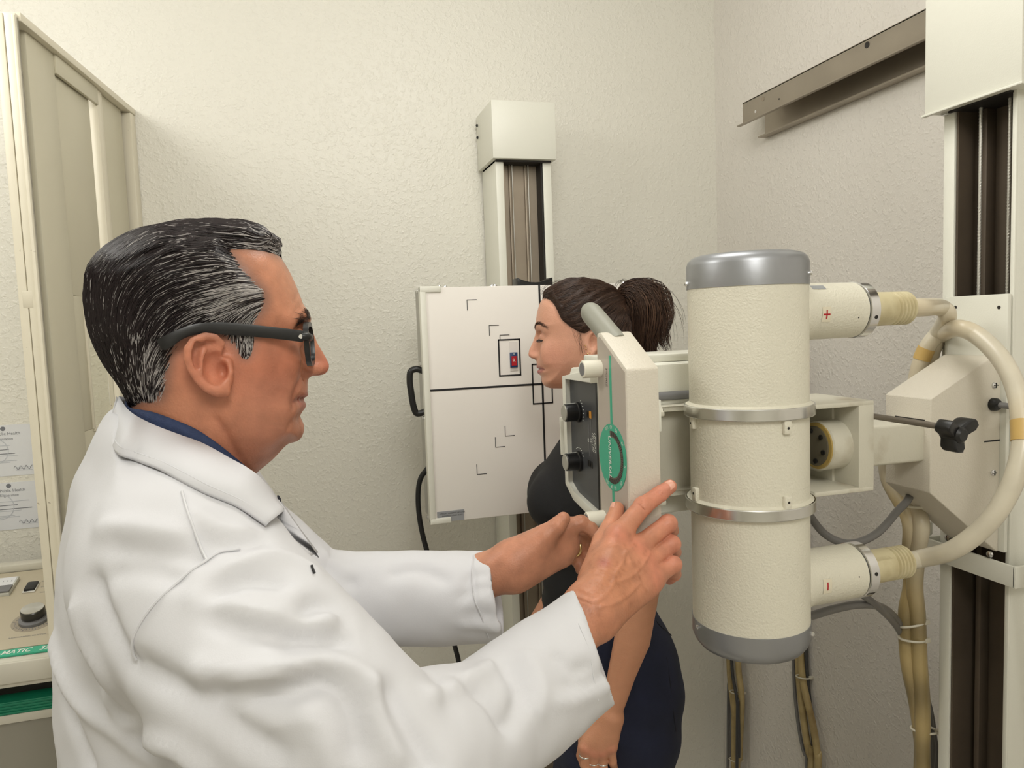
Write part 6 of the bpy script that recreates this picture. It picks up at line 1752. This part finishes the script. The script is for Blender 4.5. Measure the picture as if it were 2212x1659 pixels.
for s in (1, -1):
    pl_ = lambda x, y, l_: WM.pt((wpx(x, y, l_)-WM.c)@WM.f, s*l_, wpx(x, y, l_)[2]-WM.c[2])
    for q, r_ in ((pl_(1160, 793, 0.003), 0.0062), (pl_(1163, 795, 0.010), 0.0055), (pl_(1169, 797.5, 0.017), 0.004), (pl_(1161, 803, 0.003), 0.0075), (pl_(1164, 803, 0.010), 0.0062), (pl_(1169, 800, 0.016), 0.004)):
        Ch = blend(Ch, 0.9*near(Vh, q, r_), srgb((168, 88, 88)))
    Ch = blend(Ch, 0.35*near(Vh, pl_(1172, 722, 0.034), 0.012), srgb((190, 130, 108)))
dh = samp(WHAIRP, u, v)
Ch = blend(Ch, 0.7*ss(dh, -0.004, 0.006), srgb((70, 50, 42)))
Nh = vnormals(Vh, Qh)
WLIP = srgb((170, 92, 90))
Vh = face_line(f_wh, Vh, Nh, Ch, [(1160, 792), (1164, 792.5), (1169, 794.5), (1173, 796.5)], 1.3, 1.6, 0.0004, 0.002, WLIP, 0.8, 0.0030)
Vh = face_line(f_wh, Vh, Nh, Ch, [(1163, 804), (1167, 803), (1171, 800.5)], 1.3, 1.6, 0.0005, 0.002, WLIP, 0.8, 0.0036)
Vh = face_line(f_wh, Vh, Nh, Ch, [(1161, 797.6), (1166, 797.4), (1171, 797.8), (1176, 798.6)], 1.3, 1.6, -0.0016, 0.0020, srgb((110, 52, 52)), 0.7, 0.0014)  # dark tint paints shade into the mouth groove
Ca = np.tile(np.array(srgb((206, 148, 116))), (len(Va), 1))
for c in kn_: Ca = blend(Ca, 0.5*near(Va, c+WM.l*0.01, 0.010), srgb((198, 118, 98)))
Ct = np.tile(np.array(srgb((208, 150, 120))), (len(Vt), 1))
Vb, Qb = join([(Vh, Qh), (Va, Qa), (Vt, Qt)])
wbody = mesh_obj('body', Vb, Qb, M_SKIN_W, wom, True, colors=np.concatenate([Ch, Ca, Ct]))
# lashes, brows
M_LASH = mat('lash', srgb((30, 22, 20)), 0.5)
for s in (1, -1):
    pl_ = lambda x, y, l_: WM.pt((wpx(x, y, l_)-WM.c)@WM.f, s*l_, wpx(x, y, l_)[2]-WM.c[2])
    lid = catmull([pl_(1164.5, 731, 0.020), pl_(1164.0, 734.5, 0.030), pl_(1172, 735, 0.039), pl_(1183, 732, 0.045)], 8)
    on = lid-f_whead(lid)[:, None]*grad(f_whead, lid, 0.001)
    on = on+grad(f_whead, on, 0.001)*0.0006
    sweep('lash_line', on, 0.0015, M_LASH, wbody, 5, 1, smooth_path=False)
    for k in range(0, len(on), 2):
        d_ = WM.f*0.8+WM.l*s*0.25-UZ*0.55
        sweep('eyelash', [on[k], on[k]+d_*0.005, on[k]+d_*0.009+UZ*0.002], [0.0006, 0.0004, 0.0001], M_LASH, wbody, 4, 2)
    bp_ = [pl_(1158, 708, 0.012), pl_(1163, 702.5, 0.024), pl_(1171, 701, 0.036), pl_(1186, 707, 0.050)]
    bp_ = [q-f_whead(q[None])[0]*grad(f_whead, q[None], 0.001)[0] for q in bp_]
    brow_strands(WM, bp_, 170, 0.008, srgb((76, 54, 46)), wbody, f_whead)
# hair
def f_whair(P):
    u, l, v = WM.loc(P); dh = samp(WHAIRP, u, v)
    fld = 0.0010*np.sin(260*(v+0.35*u)+4*np.sin(30*u))
    return f_whead0(P)-(0.0065+fld)*ss(dh, 0.0, 0.016)+0.002*(1-ss(dh, -0.003, 0.005))
hl = WM.pt(-0.14, -0.095, -0.10); hh = WM.pt(0.105, 0.095, 0.13)
Vq, Qq = nets(f_whair, np.minimum(hl, hh)-0.02, np.maximum(hl, hh)+0.02, 0.0030)
u, l, v = WM.loc(Vq); dh = samp(WHAIRP, u, v)
Qq = Qq[(dh > -0.0005)[Qq].all(1)]
WD = np.array(srgb((50, 36, 30))); WL2 = np.array(srgb((104, 78, 62)))
whair = mesh_obj('hair', Vq, Qq, M_HAIR_W, wom, True, colors=np.tile(WD, (len(Vq), 1)))
PT0 = wpx(1350, 640)
def wdir(P):
    d = PT0-P; return d/np.maximum(np.linalg.norm(d, axis=1), 1e-6)[:, None]
n_s = 5000
used = np.unique(Qq)
sd_ = Vq[RNG.choice(used[dh[used] > 0.0], n_s)]
dist = np.linalg.norm(sd_-PT0, axis=1)
S = strands(f_whair, sd_, wdir, np.minimum(0.07, dist*0.9), 8, 0.0002, 0.0012, 0.0003, 0.05)
mixw = np.clip(RNG.normal(0.25, 0.22, n_s), 0, 1)[:, None]
Cs = WD*(1-mixw)+WL2*mixw
V1, Q1 = strand_mesh(S, np.full(n_s, 0.00042)); C1 = np.repeat(Cs, 24, 0)
# ponytail: a lock of long strands arching back and down
n_p = 2600
def pony(n_p, spread, path, r0, seed_col=0.25):
    C = catmull([wpx(*p) for p in path], 3); m_ = len(C)
    off = RNG.normal(0, 1, (n_p, 3)); off -= np.outer(off@WM.f*0.0, WM.f)
    off /= np.maximum(1, np.linalg.norm(off, axis=1)/1.7)[:, None]
    wid = np.interp(np.linspace(0, 1, m_), np.linspace(0, 1, len(spread)), spread)
    ln = RNG.uniform(0.72, 1.0, n_p)
    out = []
    ph = RNG.uniform(0, 6, (n_p, 1))
    for i in range(m_):
        t = ln*i; j = np.minimum(t.astype(int), m_-2); fr = (t-j)[:, None]
        c = C[j]*(1-fr)+C[j+1]*fr
        w_ = np.interp(t/(m_-1), np.linspace(0, 1, m_), wid)[:, None]
        out.append(c+off*w_+0.0012*np.sin(ph+i*0.5)*np.array([1, 0, 0.4]))
    return np.stack(out, 1)
S2 = pony(n_p, [0.007, 0.014, 0.021, 0.024, 0.022, 0.017, 0.010], [(1344, 640), (1360, 632), (1382, 638), (1394, 664), (1394, 700), (1390, 735), (1398, 775)], 0.0004)
S3 = pony(500, [0.004, 0.014, 0.020, 0.020, 0.018, 0.012], [(1346, 640), (1376, 626), (1410, 640), (1420, 680), (1412, 716), (1430, 752)], 0.0004)
S4 = pony(60, [0.004, 0.012, 0.020, 0.022, 0.024], [(1350, 640), (1385, 618), (1425, 650), (1443, 700), (1440, 760)], 0.0003)
PS = []
for Sx, rr in ((S2, 0.00055), (S3, 0.0005), (S4, 0.00028)):
    N_ = len(Sx); mw = np.clip(RNG.normal(0.3, 0.28, N_), 0, 1)[:, None]
    v_, q_ = strand_mesh(Sx, np.full(N_, rr)); PS.append((v_, q_, np.repeat(WD*(1-mw)+WL2*mw, Sx.shape[1]*3, 0)))
V2, Q2 = join([(a, b) for a, b, c in PS]); C2_ = np.concatenate([c for a, b, c in PS])
mesh_obj('hair_strands', V1, Q1, M_HAIR_W, whair, True, colors=C1)['kind'] = 'stuff'
pt_ = mesh_obj('ponytail', V2, Q2, M_HAIR_W, whair, True, colors=C2_); pt_['kind'] = 'stuff'
# hair core of the ponytail and the tie
fp = lambda P: smin(chain(P, [(wpx(1346, 640), 0.012), (wpx(1366, 640), 0.020), (wpx(1386, 654), 0.026), (wpx(1390, 690), 0.025), (wpx(1388, 722), 0.018), (wpx(1392, 748), 0.008)]), 9+0*P[:, 0], 0.01)
lo_, hi_ = wpx(1330, 770, 0)-0.06, wpx(1440, 600, 0)+0.06
V_, Q_ = nets(fp, np.minimum(lo_, hi_), np.maximum(lo_, hi_), 0.004)
mesh_obj('ponytail_core', V_, Q_, M_HAIR_W, whair, True, colors=np.tile(WD*0.8, (len(V_), 1)))
lathe('hair_tie', wpx(1347, 641)-(wpx(1358, 634)-wpx(1347, 641))*0.1, wpx(1368, 636)-wpx(1347, 641), [(0.012, 0), (0.016, 0.002), (0.016, 0.008), (0.012, 0.010)], M_BLACK, whair, 16)
# loose wisps
wisp = []
def wl(P, r=0.0004, n=5): wisp.append(np.array(catmull([wpx(x+RNG.normal(0, 1.6), y+RNG.normal(0, 1.6), l+RNG.normal(0, 0.003)) for x, y, l in P], 4)))
for k in range(0): wl([(1240+k*3, 714, 0.066), (1236+k*3.4, 732+k, 0.0705), (1240+k*3, 750+k*2, 0.0725), (1248+k*2.4, 764+k*3, 0.071)])
for k in range(7): wl([(1180-k, 640, 0.0+0.004*k), (1174-k*1.2, 632-k*0.5, 0.004*k), (1186-k, 618-k, 0.003*k), (1212, 607-k*0.4, 0.0)])
for k in range(10): wl([(1322+k*2, 622, 0.0), (1330+k*1.5, 612-k*1.0, 0.002*k), (1342+k*2.0, 604+k*0.6, 0.002*k), (1346+k*2, 612+k, 0.0)])
for k in range(12): wl([(1412, 690+k*3, 0), (1428+k, 705+k*4, 0.003*k), (1440+k*0.8, 730+k*2, 0.0), (1438-k, 762+k, 0.004*k)])
sd_ = np.array([march(f_whead0, 1236+RNG.uniform(0, 22), 712+RNG.uniform(0, 8), 1.3, 1.6) for _ in range(9)])
Sw = strands(f_whead0, sd_, lambda P: np.tile(-UZ*1.0-WM.f*0.28, (len(P), 1)), RNG.uniform(0.03, 0.06, 9), 13, 0.001, 0.004, 0.0003, 0.25)
wisp = [w_ for w_ in wisp]+[w_ for w_ in Sw]
V_, Q_ = strand_mesh(np.array(wisp), np.full(len(wisp), 0.00020))
ws_ = mesh_obj('loose_wisps', V_, Q_, M_HAIR_W, whair, True, colors=np.tile(WD*1.3, (len(V_), 1))); ws_['kind'] = 'stuff'
# earrings and rings
for (x, y) in ((1264.5, 746.5), (1266, 753.5), (1274.5, 762), (1269, 764.5)):
    c = march(f_whead, x, y, 1.3, 1.6)
    lathe('earring', c, WM.l, [(0, -0.0016), (0.0014, -0.0008), (0.0016, 0.0003), (0.0010, 0.0014), (0, 0.0017)], M_GOLD, wbody, 10)
def ring_on(a, b, t, r, tube_, mt2, parent, nm='ring'):
    d_ = b-a; c = a+d_*t
    D_, u_, w_ = frame_of(d_)
    P = [c+(u_*cos(q)+w_*sin(q))*r for q in np.linspace(0, 2*pi, 25)]
    V, F = sweep_geo(P, tube_, 8); return mesh_obj(nm, V, F, mt2, parent, True)
ring_on(wf[0][0][0], wf[0][1][0], 0.42, 0.0098, 0.0017, M_SILVERJ, wbody)
ring_on(wf[1][0][0], wf[1][1][0], 0.55, 0.0098, 0.0014, M_SILVERJ, wbody)
ring_on(wf[2][0][0], wf[2][1][0], 0.62, 0.0094, 0.0014, M_SILVERJ, wbody)
ring_on(fingersL[2][0][0], fingersL[2][1][0], 0.45, 0.0118, 0.0024, M_GOLD, body)
# black top
def f_top(P):
    d = f_wtorso(P)-0.004
    z = P[:, 2]
    d = d-0.0022*np.sin(z*95+3*np.sin(P[:, 0]*20))*ss(zw(1150)-z, 0, 0.06)
    d = smax(d, zw(1296)-z, 0.004)
    la = l_abs(P)
    Ps = P+np.outer(la-(P-WM.c)@WM.l, WM.l)
    d = smax(d, -(np.linalg.norm(Ps-(WSH+WM.l*0.035+UZ*0.0), axis=1)-0.062), 0.004)
    d = smax(d, -chain(P, [(wpx(1290, 870), 0.062), (wpx(1262, 905), 0.060), (wpx(1225, 905), 0.050)]), 0.004)
    return d
V_, Q_ = nets(f_top, (0.20, 1.15, 1.0), (0.85, 1.72, 1.50), 0.0042)
top_ = mesh_obj('sleeveless_top', V_, Q_, M_BLACKTOP, wom, True)
# jeans
def f_jean(P):
    z = P[:, 2]
    d = smax(f_wtorso(P)-0.003, z-zw(1312), 0.004)
    for s in (-1, 1):
        d = smin(d, chain(P, [(wpt(-0.055, s*0.082, 0.80), 0.100), (wpt(-0.03, s*0.080, 0.48), 0.072), (wpt(-0.055, s*0.080, 0.10), 0.064)]), 0.03)
    d = d+0.0022*np.sin(z*60+P[:, 0]*25)*ss(0.95-z, 0, 0.1)
    return smax(d, 0.05-z, 0.004)
V_, Q_ = nets(f_jean, (0.22, 1.12, 0.03), (0.92, 1.75, 1.12), 0.0065)
jean = mesh_obj('jeans', V_, Q_, M_JEAN, wom, True)
fj = lambda px, py: march(f_jean, px, py, 1.2, 1.6)
sweep('pocket_seam', [fj(1408, 1322)+WM.l*0.001, fj(1420, 1345)+WM.l*0.001, fj(1438, 1362)+WM.l*0.001, fj(1450, 1372)+WM.l*0.001], 0.0012, M_NAVY, jean, 6, 5)
sweep('side_seam', [fj(1440, 1420), fj(1448, 1480), fj(1455, 1540), fj(1460, 1580)], 0.0010, M_NAVY, jean, 6, 5)
for s in (-1, 1):
    c, e = wpt(-0.06, s*0.080, 0.045), wpt(0.11, s*0.092, 0.032)
    fs = lambda P: smax(smin(rcone(P, c, e, 0.042, 0.036), ellip(P, (c+e)/2-UZ*0.01, WM.axes(), (0.12, 0.042, 0.04)), 0.02), 0.002-P[:, 2], 0.003)
    V_, Q_ = nets(fs, np.minimum(c, e)-0.09, np.maximum(c, e)+0.07, 0.006)
    mesh_obj('shoe', V_, Q_, mat('white_shoe', srgb((200, 198, 192)), 0.5), wom, True)
